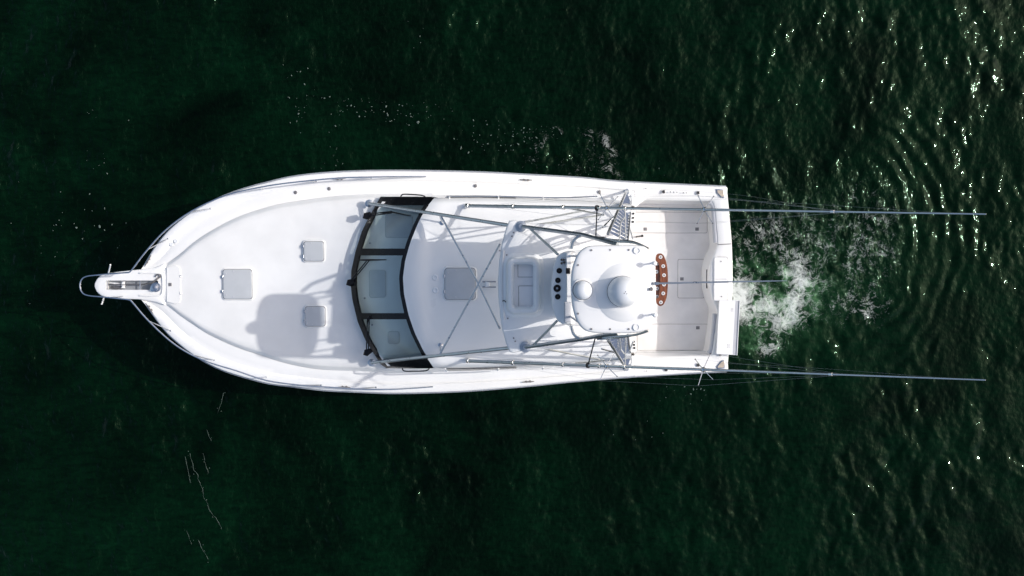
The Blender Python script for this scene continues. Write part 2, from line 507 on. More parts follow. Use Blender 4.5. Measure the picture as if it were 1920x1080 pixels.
def build_water():
    rng = np.random.default_rng(11)
    st = 0.025
    xs = np.arange(-14.2, 14.2 + st / 2, st)
    ys = np.arange(-9.2, 7.9 + st / 2, st)
    X, Y = np.meshgrid(xs, ys)
    W0 = CAM_Z / F_PX

    def wx(px): return (px - 960) * W0
    def wy(py): return (480 - py) * W0
    PXX, PYY = X / W0 + 960, 480 - Y / W0         # photo-like chart coordinates of the sea surface

    # wind chop: crests lie across the light, livelier astern than in the lee off the bow
    # wave strength by place
    right = sstep(900, 1900, PXX)
    Z = fields(xs, ys, rng, 0.8, 4.0, 0.068, 0.15, 2.0) * (0.45 + 0.55 * right)
    Z += fields(xs, ys, rng, 0.18, 0.9, 0.097, 0.1, 1.0) * (0.85 + 0.15 * right) * (1 + 0.5 * np.clip(unit_noise(xs, ys, rng, 2.0), -1.5, 2))
    Z += fields(xs, ys, rng, 0.065, 0.22, 0.075) * (1.25 - 0.45 * right)
    # rings spreading from the wash
    cx, cy = wx(1540), wy(455)
    R = np.hypot(X - cx, (Y - cy) * 0.86)
    TH = np.arctan2(Y - cy, X - cx)
    wob = unit_noise(xs, ys, rng, 1.4) * 0.055
    env = np.exp(-((R - 2.6) / 1.05) ** 2) * sstep(-1.7, -0.9, TH) * (1 - sstep(0.8, 1.4, TH))
    Z *= 1 - 0.55 * np.clip(env, 0, 1)
    Z += 0.0185 * np.sin((R + wob) * 2 * np.pi / 0.36) * env * (0.85 + 0.38 * unit_noise(xs, ys, rng, 0.7))
    # churned water astern and off the quarter
    def blob(px, py, rx, ry): return np.exp(-(((PXX - px) / rx) ** 2 + ((PYY - py) / ry) ** 2))
    wash = np.clip(blob(1480, 470, 130, 130) + 0.8 * blob(1620, 430, 70, 110) + 0.6 * blob(1420, 640, 60, 50)
                   + 0.7 * blob(1090, 290, 70, 55) + 0.35 * blob(1300, 330, 160, 45), 0, 1)
    Z += fields(xs, ys, rng, 0.08, 0.5, 0.25) * wash
    # slick upwellings off the bow quarter flatten the small ripples
    # foam: filaments from ridged noise, gathered where the screws turn
    n1 = unit_noise(xs, ys, rng, 0.9); n2 = unit_noise(xs, ys, rng, 0.9); n3 = unit_noise(xs, ys, rng, 0.35)
    nf = unit_noise(xs, ys, rng, 0.10, 1.4)
    core = 0.60 * np.clip(blob(1395, 550, 26, 40) + 0.9 * blob(1470, 595, 45, 30) + 0.8 * blob(1495, 525, 30, 50) + 0.7 * blob(1430, 565, 50, 40)
                   + 0.55 * blob(1430, 650, 55, 20) + 0.75 * blob(1383, 530, 10, 45), 0, 1)
    mid = 0.62 * np.clip(0.42 * blob(1540, 470, 150, 120) + 0.30 * blob(1640, 420, 45, 80) + 0.35 * blob(1410, 440, 60, 60)
                  + 0.36 * blob(1125, 295, 28, 40) + 0.30 * blob(1070, 310, 30, 30) + 0.36 * np.exp(-((np.hypot(PXX - 1075, PYY - 318) - 78) / 15) ** 2) * (PYY < 345) * (PXX > 960) + 0.42 * blob(1620, 580, 60, 30), 0, 1)
    foam = np.clip(core * (0.80 + 0.28 * n1) + 0.55 * blob(1388, 552, 20, 34) + 0.8 * mid * (0.95 + 0.35 * n3), 0, 1)
    aer = np.clip(0.95 * blob(1430, 560, 70, 55) + 0.6 * blob(1402, 505, 30, 22) + 0.55 * blob(1495, 560, 55, 60) + 0.4 * blob(1440, 645, 60, 25) + 0.22 * blob(1560, 480, 110, 100), 0, 1)
    aer = np.clip(aer * (0.75 + 0.25 * n3), 0, 1) * 0.85
    Z += foam * 0.015
    # fade the relief out towards the border of the fine patch
    ed = np.minimum(np.minimum(X - xs[0], xs[-1] - X), np.minimum(Y - ys[0], ys[-1] - Y))
    Z *= sstep(0.0, 0.4, ed)

    # extra grid lines out to the horizon
    ext = np.array([15, 17, 20, 25, 35, 60, 120, 300, 800, 2500, 9000], float)
    ax = np.concatenate([-ext[::-1], xs, ext])
    ay = np.concatenate([-ext[::-1], ys, ext])
    ne = len(ext)
    nx, ny = len(ax), len(ay)

    def pad(A):
        B = np.zeros((ny, nx)); B[ne:-ne, ne:-ne] = A
        return B
    AX, AY = np.meshgrid(ax, ay)
    co = np.stack([AX, AY, pad(Z)], -1).reshape(-1, 3).astype(np.float32)
    idx = np.arange(nx * ny).reshape(ny, nx)
    q = np.stack([idx[:-1, :-1], idx[:-1, 1:], idx[1:, 1:], idx[1:, :-1]], -1).reshape(-1, 4)
    me = bpy.data.meshes.new('water')
    me.vertices.add(len(co)); me.vertices.foreach_set('co', co.ravel())
    me.loops.add(q.size); me.loops.foreach_set('vertex_index', q.ravel().astype(np.int32))
    me.polygons.add(len(q))
    me.polygons.foreach_set('loop_start', np.arange(0, q.size, 4, dtype=np.int32))
    me.polygons.foreach_set('use_smooth', np.ones(len(q), bool))
    me.update(calc_edges=True)
    for nm, A in (('foam', foam), ('aeration', aer), ('chop', np.clip(np.maximum(wash, 0.6 * (1 - sstep(400, 1300, PXX))), 0, 1))):
        at = me.attributes.new(nm, 'FLOAT', 'POINT')
        at.data.foreach_set('value', pad(A).ravel().astype(np.float32))
    me.materials.append(water_mat())
    o = obj('water', me)
    o['kind'] = 'structure'
    o['label'] = 'dark green sea water with wind ripples and white wash behind the boat'
    return o


build_water()

# ------------------------------------------------------------------ the boat: traced lines
SHEER = [(150, 2.34), (264, 2.30), (440, 2.18), (640, 2.02), (860, 1.84), (1100, 1.56), (1380, 1.38)]


def zs(px): return interp(px, SHEER)


O_UP = [(264, 504.6), (275, 485), (286, 467), (313, 433), (353, 400), (387, 381), (422, 365), (463, 351), (500, 341.5), (542, 331.5),
        (604, 324), (687, 320), (792, 320), (900, 322.5), (987, 327), (1092, 333), (1140, 338), (1190, 341.5)]
O_LO = [(264, 562), (276, 579), (297, 608), (317, 631), (359, 665), (401, 689), (442, 704), (500, 719.6), (542, 725), (604, 732.5),
        (667, 735.6), (729, 738), (800, 737), (883, 733.5), (987, 725), (1050, 718.5), (1112, 713), (1190, 707)]
T_UP = [(266, 505.6), (289, 502.5), (306, 496), (323, 484), (338, 473), (365, 450), (401, 427), (442, 406), (484, 391), (530, 379),
        (604, 368), (646, 364), (698, 361), (812, 360), (900, 360), (1000, 363), (1100, 366), (1190, 372)]
T_LO = [(266, 561), (289, 565), (306, 571), (323, 583), (338, 595), (359, 609), (390, 629), (442, 653), (484, 667), (530, 682),
        (583, 693), (625, 696.5), (677, 698), (740, 702), (812, 702.5), (900, 701), (1000, 696), (1100, 690), (1190, 680)]

BASE = P(820, 529, 0.0)
boat = thing('sport_fishing_boat', BASE, 'long white sport fishing boat seen from above with aluminium tower and two outriggers', 'boat')


def dense(pts, z):
    return smooth(PL(pts, z), 4)


# hull: flared topsides down to the keel
def build_hull():
    n = 60
    stern_u = [(1280, 345.8), (1363, 349.5)]
    stern_l = [(1280, 701.5), (1365, 697)]
    stem = [(236, 533)]
    up = resample(smooth(PL(stem + [(246, 521)] + O_UP + stern_u, zs), 4), n)
    lo = resample(smooth(PL(stem + [(246, 545)] + O_LO + stern_l, zs), 4), n)
    rows = []
    for i in range(n):
        u, l = up[i], lo[i]
        c = (u + l) / 2
        f = i / (n - 1)
        flare = 0.52 + 0.36 * min(f * 2.2, 1)
        row = []
        lv = [(1.0, -0.13), (0.992, -0.24), ((1 + flare) / 2 + 0.02, -(c.z) * 0.55), (flare, -c.z), (0.35 * flare, -c.z - 0.45), (0.0, -c.z - 0.75)]
        for k, dz in lv:
            row.append(Vector((u.x + (0.9 * (1 - f) ** 3) * min(1.0, -dz / 2.3), c.y + (u.y - c.y) * k, u.z + dz)))
        row2 = []
        for k, dz in lv[::-1][1:]:
            row2.append(Vector((l.x + (0.9 * (1 - f) ** 3) * min(1.0, -dz / 2.3), c.y + (l.y - c.y) * k, l.z + dz)))
        rows.append(row + row2)
    mb = MB().loft(rows)
    mb.cap(rows[-1])
    h = part('hull', mb, HULLM, boat)
    # rub rail
    for nm, ln in (('u', up), ('l', lo)):
        part('rub_rail', MB().tube([p + Vector((0, 0, -0.12)) for p in ln[2:]], 0.030, 8), GREY, h)
    return h


build_hull()


# side decks from the outer edge to the raised foredeck / house base
def side_deck(O, T, sgn):
    n = 90
    # pair the lines by fraction of run along x
    o = resample(dense(O, zs), n)
    t = dense(T, lambda x: zs(x) - 0.02)
    t = resample(t, n)
    rows = []
    for i in range(n):
        a, b = o[i], t[i]
        d = b - a
        w = max(d.length, 1e-4)
        u = d / w
        f = min(1.0, w / 0.45)
        prof = [(0.0, -0.13), (0.004 * f, -0.07), (0.02 * f, -0.03), (0.06 * f, -0.006), (0.17 * f, 0.004), (0.22 * f, 0.0),
                (0.25 * f, -0.026), (0.28 * f, -0.032)]
        row = [a + u * k * 1.0 + Vector((0, 0, dz)) for k, dz in prof]
        z_in = a.z - 0.03
        k0 = 0.28 * f
        ex = 0.03 + 0.14 * min(1.0, max(0.0, (i / (n - 1) - 0.45) / 0.1))
        for q in (0.35, 0.7, 1.0):
            p = a + u * (k0 + (w + ex - k0) * q)
            row.append(Vector((p.x, p.y, z_in + 0.012 * q)))
        rows.append(row)
    return part('side_deck', MB().loft(rows), GEL, boat, 30)


side_deck(O_UP, T_UP, 1)
side_deck(O_LO, T_LO, -1)


# raised foredeck: moulded edge, then a crowned nonskid field running on under the windshield
def build_foredeck():
    n = 80
    cut = 812
    tu = [p for p in T_UP if 300 <= p[0] <= cut]
    tl = [p for p in T_LO if 300 <= p[0] <= cut]
    u = resample(dense(tu, lambda x: zs(x) - 0.03), n)
    l = resample(dense(tl, lambda x: zs(x) - 0.03), n)
    rows = []
    m = 22
    for i in range(n):
        a, b = u[i], l[i]
        w = (b - a).length
        row = []
        f = i / (n - 1)
        px = 960 + a.x * F_PX / (CAM_Z - a.z)
        rise = 0.10 + 0.10 * min(1.0, max(0, (px - 320)) / 300.0)
        crown = 0.07 * min(1, w / 2.5) + 0.20 * max(0.0, min(1.0, (px - 560) / 130.0)) ** 1.6
        e = min(0.16, w * 0.2)
        ks = [0, 0.012, 0.035, 0.075, e * 0.75, e] + [e + (w - 2 * e) * (j + 1) / (m + 1) for j in range(m)]
        ks += [w - e, w - e * 0.75, w - 0.075, w - 0.035, w - 0.012, w]
        for k in ks:
            d = min(k, w - k)
            t = min(d / e, 1.0)
            s = t * t * (3 - 2 * t)
            z = rise * s + crown * (1 - (2 * k / w - 1) ** 2)
            p = a.lerp(b, k / w)
            row.append(Vector((p.x, p.y, p.z + z)))
        rows.append(row)
    fo = part('foredeck', MB().loft(rows), NONSKID, boat, 60)
    dg = bpy.context.evaluated_depsgraph_get()
    return fo, rows


foredeck, FROWS = build_foredeck()
from mathutils.bvhtree import BVHTree


def bvh_of(o):
    me = o.data
    return BVHTree.FromPolygons([v.co for v in me.vertices], [p.vertices for p in me.polygons])


FD = bvh_of(foredeck)


def on(bvh, px, py, z0):
    """Point of a surface seen at this place of the photograph."""
    p = P(px, py, z0)
    d = (p - Vector((0, 0, CAM_Z))).normalized()
    h = bvh.ray_cast(Vector((0, 0, CAM_Z)), d)
    return h[0] if h[0] is not None else p


# ---------------------------------------------------- pulpit with anchor slot
ZP = 2.36


def build_pulpit():
    out = [(176, 535), (179.5, 526), (183, 521), (190, 515.5), (209, 511), (243, 507), (264, 504.8), (289, 501.5), (309, 494.5),
           (309, 572), (289, 566), (264, 562), (243, 561), (209, 559), (191.5, 555.6), (184, 551), (180, 546)]
    pts = [p.to_tuple() for p in PL(out, ZP)]
    front = smooth([Vector(p) for p in pts[9:]] + [Vector(p) for p in pts[:9]], 4)
    # top with the slot cut out: strip between outer and slot loops
    N = 72
    ring_o = resample(front + [front[0]], N + 1)[:-1]
    so = px_rect(199, 526, 297, 543.5, ZP, 0.02)
    c = sum((Vector(p) for p in so), Vector()) / len(so)

    def ray_loop(loop, ang):
        d = Vector((math.cos(ang), math.sin(ang), 0))
        best = None
        for a, b in zip(loop, loop[1:] + loop[:1]):
            a2, b2 = Vector((a.x - c.x, a.y - c.y, 0)), Vector((b.x - c.x, b.y - c.y, 0))
            e = b2 - a2
            den = d.x * e.y - d.y * e.x
            if abs(den) < 1e-9:
                continue
            t = (a2.x * e.y - a2.y * e.x) / den
            s = (a2.x * d.y - a2.y * d.x) / den
            if t > 0 and -1e-6 <= s <= 1 + 1e-6:
                best = t if best is None else max(best, t)
        return Vector((c.x + d.x * best, c.y + d.y * best, 0))
    angs = sorted(set([math.atan2(p.y - c.y, p.x - c.x) for p in ring_o] + [math.atan2(p.y - c.y, p.x - c.x) for p in so]))
    ro = [ray_loop(ring_o, a) for a in angs]
    ri = [ray_loop(so, a) for a in angs]

    def at(loop, z, towards=None, k=0.0):
        r = []
        for i, p in enumerate(loop):
            q = p if towards is None else p.lerp(towards[i], k)
            r.append(Vector((q.x, q.y, z)))
        return r
    rows = [at(ro, ZP - 0.20, ri, 0.06), at(ro, ZP - 0.10), at(ro, ZP - 0.03), at(ro, ZP - 0.008, ri, 0.05), at(ro, ZP, ri, 0.14),
            at(ro, ZP + 0.004, ri, 0.5), at(ri, ZP + 0.004), at(ri, ZP - 0.13)]
    mb = MB().loft(rows, closed_u=True)
    pul = part('pulpit', mb, GEL, boat, 40)
    part('anchor_slot', MB().slab(so, [(-0.002, ZP - 0.16), (-0.002, ZP - 0.13)]), GREY, pul)
    # plate around slot, roller, cross bars
    for x in (201.5, 263):
        part('cross_bar', MB().tube([P(x, 527, ZP - 0.02), P(x, 542.5, ZP - 0.02)], 0.014, 8), STEEL, pul)
    for y in (530.5, 537.5):
        part('roller', MB().lathe([(0.012, -0.03), (0.05, -0.03), (0.03, 0.0), (0.05, 0.03), (0.012, 0.03)], P(231, y, ZP - 0.035), 14, (0, 1, 0)), GEL, pul)
    # raised lip behind the windlass
    lip = smooth(PL([(262, 512), (298, 512.5), (304.5, 518), (305.5, 533), (304.5, 548), (298, 554), (262, 554)], ZP + 0.02), 4)
    part('moulded_lip', MB().tube(lip, 0.018, 8), GEL, pul)
    tip = smooth(PL([(190, 519), (181.5, 526), (178.5, 535), (181.5, 544), (190, 552)], ZP - 0.02), 4)
    part('bow_strap', MB().tube(tip, 0.012, 6), STEEL, pul)
    # windlass
    w = part('windlass', MB().lathe([(0.105, 0.0), (0.105, 0.02), (0.075, 0.03), (0.06, 0.07), (0.085, 0.085), (0.085, 0.11), (0.05, 0.125), (0.02, 0.14)],
                                    P(293, 538.5, ZP + 0.004), 20), STEEL, pul)
    part('motor_flange', MB().lathe([(0.06, 0), (0.06, 0.03), (0.03, 0.05)], P(287, 542, ZP + 0.004), 14), STEEL, w)
    # locker lid on deck behind pulpit
    lid = PL([(311, 502), (327, 497.5), (336, 500), (338, 506), (338.5, 562), (336, 568), (327, 570), (311, 565)], 2.4)
    zf = on(FD, 325, 533, 2.4).z
    part('locker_lid', MB().slab(PL([(312, 502), (327, 497.5), (335, 499.5), (338, 505), (338.5, 562), (336, 567.5), (328, 570), (312, 565.5)], zf + 0.02),
                                 [(0, zf - 0.06), (0, zf + 0.012), (0.006, zf + 0.018)]), NONSKID, pul)
    part('latch', MB().box(P(319, 533.5, zf + 0.024), (0.07, 0.07, 0.012), 0, 0.004), CAPM, pul)
    for y in (518, 550):
        part('hinge', MB().box(P(338.5, y, zf + 0.02), (0.025, 0.05, 0.02), 0, 0.004), STEEL, pul)
    return pul


pulpit = build_pulpit()

# the anchor lying in the slot
anchor = thing('anchor', P(231, 534, ZP - 0.13), 'small steel anchor with chain lying in the slot of the bow pulpit', 'anchor')
part('shank', MB().bar(P(205, 533, ZP - 0.05), P(266, 533.5, ZP - 0.05), 0.03, 0.045), CHAIN, anchor)
fl = MB()
tip_ = P(203, 531.5, ZP - 0.07)
fl.loft([[P(206, 529, ZP - 0.055), tip_, P(206, 534, ZP - 0.075)], [P(229, 531, ZP - 0.04), P(215, 532.5, ZP - 0.02), P(229, 536, ZP - 0.06)]])
part('fluke', fl, GEL, anchor)
fl2 = MB().slab(PL([(206, 537), (222, 536), (229, 539), (222, 542), (207, 541)], ZP - 0.06), [(0, ZP - 0.09), (0, ZP - 0.075), (0.01, ZP - 0.07)])
part('fluke', fl2, CHAIN, anchor)
cp = smooth([P(266, 533.5, ZP - 0.03), P(275, 532, ZP), P(284, 530.5, ZP + 0.02), P(291, 526, ZP + 0.03), P(297, 521, ZP + 0.03), P(301, 519, ZP + 0.02)], 8)
link_pts = resample(cp, 30)
link = MB()
th = [2 * math.pi * k / 12 for k in range(12)]
loop_ = [Vector((math.cos(a) * 0.024, math.sin(a) * 0.013, 0)) for a in th]
link.tube(loop_ + loop_[:2], 0.0055, 5, False)
link_me = link.mesh('chain_link', CHAIN)
for i in range(29):
    d = link_pts[i + 1] - link_pts[i]
    o = obj('chain_link', link_me, anchor, link_pts[i])
    o.rotation_euler = (0 if i % 2 else math.radians(80), 0, math.atan2(d.y, d.x))
part('shackle', MB().tube(smooth([P(291, 519, ZP + 0.03), P(294, 515, ZP + 0.04), P(299, 516, ZP + 0.04), P(300, 521, ZP + 0.03)], 5), 0.014, 8), CHAIN, anchor)

# ---------------------------------------------------- bow rail
R_UP = [(150, 535), (153.7, 523.5), (163, 518), (178, 516), (205, 513.5), (234, 511.5), (242, 510.5), (248, 505), (274, 471), (311, 431), (359, 396), (422, 367),
        (484, 352), (542, 343), (635, 334), (708, 332), (770, 331.3), (799, 331)]
R_LO = [(150, 535), (153.7, 547.6), (165, 554), (195, 557), (234, 561), (242, 562.5), (247.5, 566), (276, 599), (317.5, 638), (355, 663), (397, 681), (442, 694.6),
        (500, 713.5), (562, 722), (604, 725), (667, 729), (729, 730), (780, 727.5), (812, 725)]


def rail_z(px):
    return zs(px) + interp(px, [(150, 0.50), (300, 0.62), (440, 0.55), (620, 0.34), (720, 0.20), (800, 0.03), (812, 0.02)])


rail = part('bow_rail', MB().tube(smooth(PL(R_UP[::-1] + R_LO[1:], rail_z), 4), 0.016, 8), STEEL, boat)
for (rx, ry), (fx, fy) in [((276, 468), (315, 448)), ((357, 397.5), (394.5, 391.5)), ((484, 352), (493, 355)), ((560, 341), (593, 340)), ((650, 333.5), (696, 333.5)),
                           ((279, 602), (320, 620)), ((362, 666), (402, 675)), ((490, 710), (499, 707)), ((562, 722), (602, 722)), ((667, 729), (705, 726)),
                           ((212, 513), (225, 512)), ((205, 558), (234, 555.5))]:
    part('stanchion', MB().tube([P(rx, ry, rail_z(rx)), P(fx, fy, zs(fx) - 0.03)], 0.0125, 8), STEEL, rail)
    part('stanchion_foot', MB().lathe([(0.035, 0), (0.035, 0.012), (0.016, 0.03)], P(fx, fy, zs(fx) - 0.03), 12), STEEL, rail)
# short tubes sticking out from the pulpit
for a, b in (((203.5, 511.5), (207, 496.5)), ((194.5, 559), (191, 570))):
    part('bow_light_stub', MB().tube([P(*a, ZP + 0.0), P(*b, ZP + 0.25)], 0.017, 8), GEL, pulpit)


# ---------------------------------------------------- hatches
def hatch(x0, y0, x1, y1, bvh, lid_mat, name='deck_hatch', rnd=0.06, h=0.032, hinge_left=True):
    cxp, cyp = (x0 + x1) / 2, (y0 + y1) / 2
    z = max(on(bvh, xx, yy, 2.4).z for xx in (x0, cxp, x1) for yy in (y0, cyp, y1))
    zl = min(on(bvh, xx, yy, 2.4).z for xx in (x0, x1) for yy in (y0, y1))
    zt = z + h
    fr = px_rect(x0 - 2.2, y0 - 2.2, x1 + 2.2, y1 + 2.2, zt, rnd + 0.015)
    ha = part(name, MB().slab(fr, [(-0.02, zl - 0.02), (-0.005, zt - 0.02), (0.0, zt - 0.012), (0.012, zt - 0.008)]), GEL, boat)
    ld = px_rect(x0, y0, x1, y1, zt, rnd)
    part('hatch_seal', MB().slab(px_rect(x0 - 0.8, y0 - 0.8, x1 + 0.8, y1 + 0.8, zt, rnd), [(0, zt - 0.012), (0, zt - 0.003)]), SEAM, ha)
    part('hatch_lid', MB().slab(ld, [(0, zt - 0.01), (0, zt + 0.006), (0.006, zt + 0.012), (0.02, zt + 0.014)]), lid_mat, ha)
    s = min(x1 - x0, y1 - y0)
    for fx, fy in ((0.10, 0.14), (0.10, 0.86), (0.36, 0.07), (0.36, 0.93)):
        part('hatch_dog', MB().lathe([(0.019, 0), (0.019, 0.004), (0.012, 0.007)], P(x0 + (x1 - x0) * fx, y0 + (y1 - y0) * fy, zt + 0.014), 12), PAD, ha)
    for fy in (0.25, 0.75):
        part('hatch_hinge', MB().box(P(x0 - 1.2, y0 + (y1 - y0) * fy, zt), (0.035, 0.07, 0.03), 0, 0.006), STEEL, ha)
    return ha


hatch(418, 505.5, 472.5, 560.5, FD, SMOKE)
hatch(569.5, 453, 607, 489.5, FD, SMOKE)
hatch(572, 575, 609.5, 611.5, FD, SMOKE)

# ---------------------------------------------------- windshield, house and roof
ZB, ZT = 2.58, 3.42
WF = [(365, 722), (369, 716), (379, 710), (400, 698), (433, 681), (471, 669), (508, 661), (535, 660), (562, 663), (603, 673), (637, 687), (674, 710), (686, 718), (691, 728)]   # y -> x front edge
WR = [(365, 820), (373, 812), (390, 798), (419, 783), (454, 769), (487, 759.5), (520, 755), (551, 757), (589, 765), (624, 777), (655, 792), (674, 802), (689, 812), (692, 818)]


def zb(y):
    e = (y - 530) / 160.0
    return ZB - 0.30 * min(1.0, abs(e)) ** 3


def zt(y):
    e = (y - 530) / 160.0
    return ZT - 0.10 * min(1, abs(e)) ** 2 - 0.20 * max(0, abs(e) - 0.9) / 0.1


def WS(y, t, lift=0.0):
    a = P(interp(y, WF), y, zb(y)); b = P(interp(y, WR), y, zt(y))
    p = a.lerp(b, t)
    bulge = 0.05 * math.sin(math.pi * t)
    return Vector((p.x - (lift + bulge) * 0.62, p.y, p.z + (lift + bulge) * 0.78))


def ws_sheet(y0, y1, t0, t1, ny, nt, th=0.012, lift=0.0):
    top = [[WS(y0 + (y1 - y0) * j / ny, t0 + (t1 - t0) * i / nt, lift) for j in range(ny + 1)] for i in range(nt + 1)]
    bot = [[WS(y0 + (y1 - y0) * j / ny, t0 + (t1 - t0) * i / nt, lift - th) for j in range(ny + 1)] for i in range(nt + 1)]
    mb = MB().loft(top).loft(bot)
    mb.loft([top[0], bot[0]]).loft([top[-1], bot[-1]])
    mb.loft([[r[0] for r in top], [r[0] for r in bot]]).loft([[r[-1] for r in top], [r[-1] for r in bot]])
    return mb


wsf = part('windshield', ws_sheet(369, 690.5, -0.02, 0.085, 44, 2, 0.05, 0.012), BLACK, boat)
part('frame_top', ws_sheet(371, 690, 0.945, 1.015, 44, 2, 0.04, 0.012), BLACK, wsf)
for y0, y1 in ((466, 479), (587, 598.5)):
    part('mullion', ws_sheet(y0, y1, 0.085, 0.945, 2, 6, 0.04, 0.012), BLACK, wsf)
for y0, y1 in ((369, 385), (673, 690.5)):
    part('corner_pane', ws_sheet(y0, y1, 0.085, 0.945, 4, 6, 0.03, 0.008), BLACK, wsf)
for y0, y1 in ((385, 466), (479, 587), (598.5, 673)):
    part('pane', ws_sheet(y0, y1, 0.085, 0.945, 10, 8, 0.004, 0.0), GLASS, wsf)
# lips of the dark end panes, and grab rails over them
part('grab_rail', MB().tube(smooth([P(751, 370, 3.0), P(755, 364.5, 3.02), P(770, 364.5, 3.05), P(792, 366.5, 3.12), P(799, 371, 3.16)], 4), 0.013, 8), BLACK, wsf)
part('grab_rail', MB().tube(smooth([P(754, 690, 3.0), P(758, 695.5, 3.02), P(775, 696, 3.05), P(799, 695, 3.12), P(806, 689, 3.16)], 4), 0.013, 8), BLACK, wsf)

# dashboard moulding seen through the glass
ZD = 2.50
dash_out = PL([(interp(y, WF) + 4, y) for y in range(376, 690, 12)], ZD - 0.02) + PL([(830, 680), (815, 560), (812, 500), (830, 385)], ZD)
dash = part('dashboard', MB().slab(dash_out, [(0.02, ZD - 0.15), (0.02, ZD - 0.01), (0.04, ZD)]), NONSKID, boat)
for x0, y0, x1, y1, m in ((722, 402, 774, 446, GREY), (692, 506, 724, 558, SMOKE), (727, 621, 749, 645, GREY)):
    part('dash_panel', MB().slab(px_rect(x0, y0, x1, y1, ZD, 0.06), [(0, ZD - 0.01), (0, ZD + 0.012), (0.008, ZD + 0.02)]), PAD if m is GREY else SMOKE, dash)
for x, y in ((694, 456), (684, 559), (698, 609)):
    part('dash_knob', MB().lathe([(0.022, 0), (0.022, 0.03), (0.01, 0.035)], P(x, y, ZD), 10), GREY, dash)

# house walls and roof
RU = [(812, 373), (835, 371.5), (900, 371), (1000, 373), (1100, 377), (1187, 384)]
RL = [(812, 689), (835, 690), (900, 689.5), (1000, 686), (1100, 680.5), (1187, 672)]
ROOF_Z = 3.36


def build_house():
    ru, rl, bu, bl = [], [], [], []
    xs_ = [718 + (1183 - 718) * i / 39 for i in range(40)]
    n = len(xs_)
    for x in xs_:
        for top, base, R_, T_, ye, sh in ((ru, bu, RU, T_UP, 369.5, 4.5), (rl, bl, RL, T_LO, 690.0, -4.5)):
            x0, x1 = interp(ye, WF), interp(ye, WR)
            if x < x1:
                top.append(WS(ye, min(max((x - x0) / (x1 - x0), 0.0), 1.0), -0.01))
            else:
                top.append(P(x, interp(x, R_), ROOF_Z - 0.10))
            q = P(x, interp(x, T_) + sh, zs(x) - 0.03)
            base.append(Vector((min(q.x, 2.46), q.y, q.z)))
    mbs = []
    for r, b in ((ru, bu), (rl, bl)):
        rows = []
        for k in (0, 0.08, 0.35, 0.75, 1.0):
            rows.append([b[i].lerp(r[i], k) for i in range(n)])
        mbs.append(MB().loft(rows))
    house = part('house', mbs[0], GEL, boat)
    part('house_wall', mbs[1], GEL, house)
    # aft bulkhead with the companionway door
    a, b = ru[-1], rl[-1]
    zf = 0.52
    m = MB()
    m.loft([[Vector((a.x - 0.03, a.y, a.z)), Vector((b.x - 0.03, b.y, b.z))], [Vector((a.x - 0.03, a.y + 0.25, zf)), Vector((b.x - 0.03, b.y - 0.25, zf))]])
    part('aft_bulkhead', m, GEL, house)
    part('cabin_door', MB().box(((a.x), (a.y + b.y) / 2, 1.55), (0.05, 0.75, 1.9), 0, 0.01), SMOKE, house)
    # long dark side windows
    for r, bb, s in ((ru, bu, 1), (rl, bl, -1)):
        rows = []
        for k in (0.45, 0.65, 0.86):
            rows.append([bb[i].lerp(r[i], k) + Vector((0, 0.012 * s, 0.004)) for i in range(10, 22)])
        part('side_window', MB().loft(rows), BLACK, house)
    return house


house = build_house()


def build_roof():
    nv, nu = 48, 40
    rows = []
    y0, y1 = 371.5, 690.5
    for j in range(nv + 1):
        v = j / nv
        vv = 0.5 - 0.5 * math.cos(math.pi * v)          # denser at the sides
        yf = y0 + (y1 - y0) * vv
        row = []
        xf = interp(yf, WR) + 0.5
        for i in range(nu + 1):
            u = i / nu
            x = xf + (1183 - xf) * u
            yu, yl = interp(x, [(812, 371.5)] + RU[1:]), interp(x, [(812, 690.5)] + RL[1:])
            y = yu + (yl - yu) * vv
            e = abs(2 * vv - 1)
            z = ROOF_Z + 0.19 * (1 - e ** 2.4) - 0.13 * max(0, (e - 0.93) / 0.07) ** 2
            z -= 0.09 * max(0, (1 - u / 0.06)) ** 2 * (1 - e * 0.4)      # rolled front edge
            # the middle field is let in slightly
            inx = min(max((x - 790) / 14, 0), 1); iny = min(max((0.80 - e) / 0.05, 0), 1)
            s1, s2 = inx * inx * (3 - 2 * inx), iny * iny * (3 - 2 * iny)
            z -= 0.03 * s1 * s2
            p = P(x, y, z)
            row.append(p)
        rows.append(row)
    mb = MB().loft(rows)
    # rim hanging down
    mb.loft([rows[0], [p + Vector((0, 0, -0.10)) for p in rows[0]]])
    mb.loft([rows[-1], [p + Vector((0, 0, -0.10)) for p in rows[-1]]])
    mb.loft([[r[-1] for r in rows], [r[-1] + Vector((-0.01, 0, -0.14)) for r in rows]])
    return part('cabin_roof', mb, GEL, boat, 50)


roof = build_roof()
RF = bvh_of(roof)
rh = hatch(834, 503, 891, 561.5, RF, SMOKE, 'roof_hatch', 0.07, 0.04)
for x, y in ((815.5, 520.5), (816.5, 544.5)):
    part('roof_light', MB().lathe([(0.062, 0), (0.062, 0.012), (0.045, 0.02), (0.035, 0.014)], on(RF, x, y, 3.4) + Vector((0, 0, 0.0)), 18), DOME, roof)
# hinge arm just forward of the hardtop
for dy in (0, 10):
    part('hatch_arm', MB().tube([on(RF, 905, 528 + dy, 3.4) + Vector((0, 0, 0.05)), on(RF, 930, 528 + dy, 3.4) + Vector((0, 0, 0.08))], 0.016, 6), GREY, roof)
part('hatch_arm_bracket', MB().box(on(RF, 914, 533, 3.4) + Vector((0, 0, 0.05)), (0.10, 0.13, 0.05), 0, 0.015), DOME, roof)
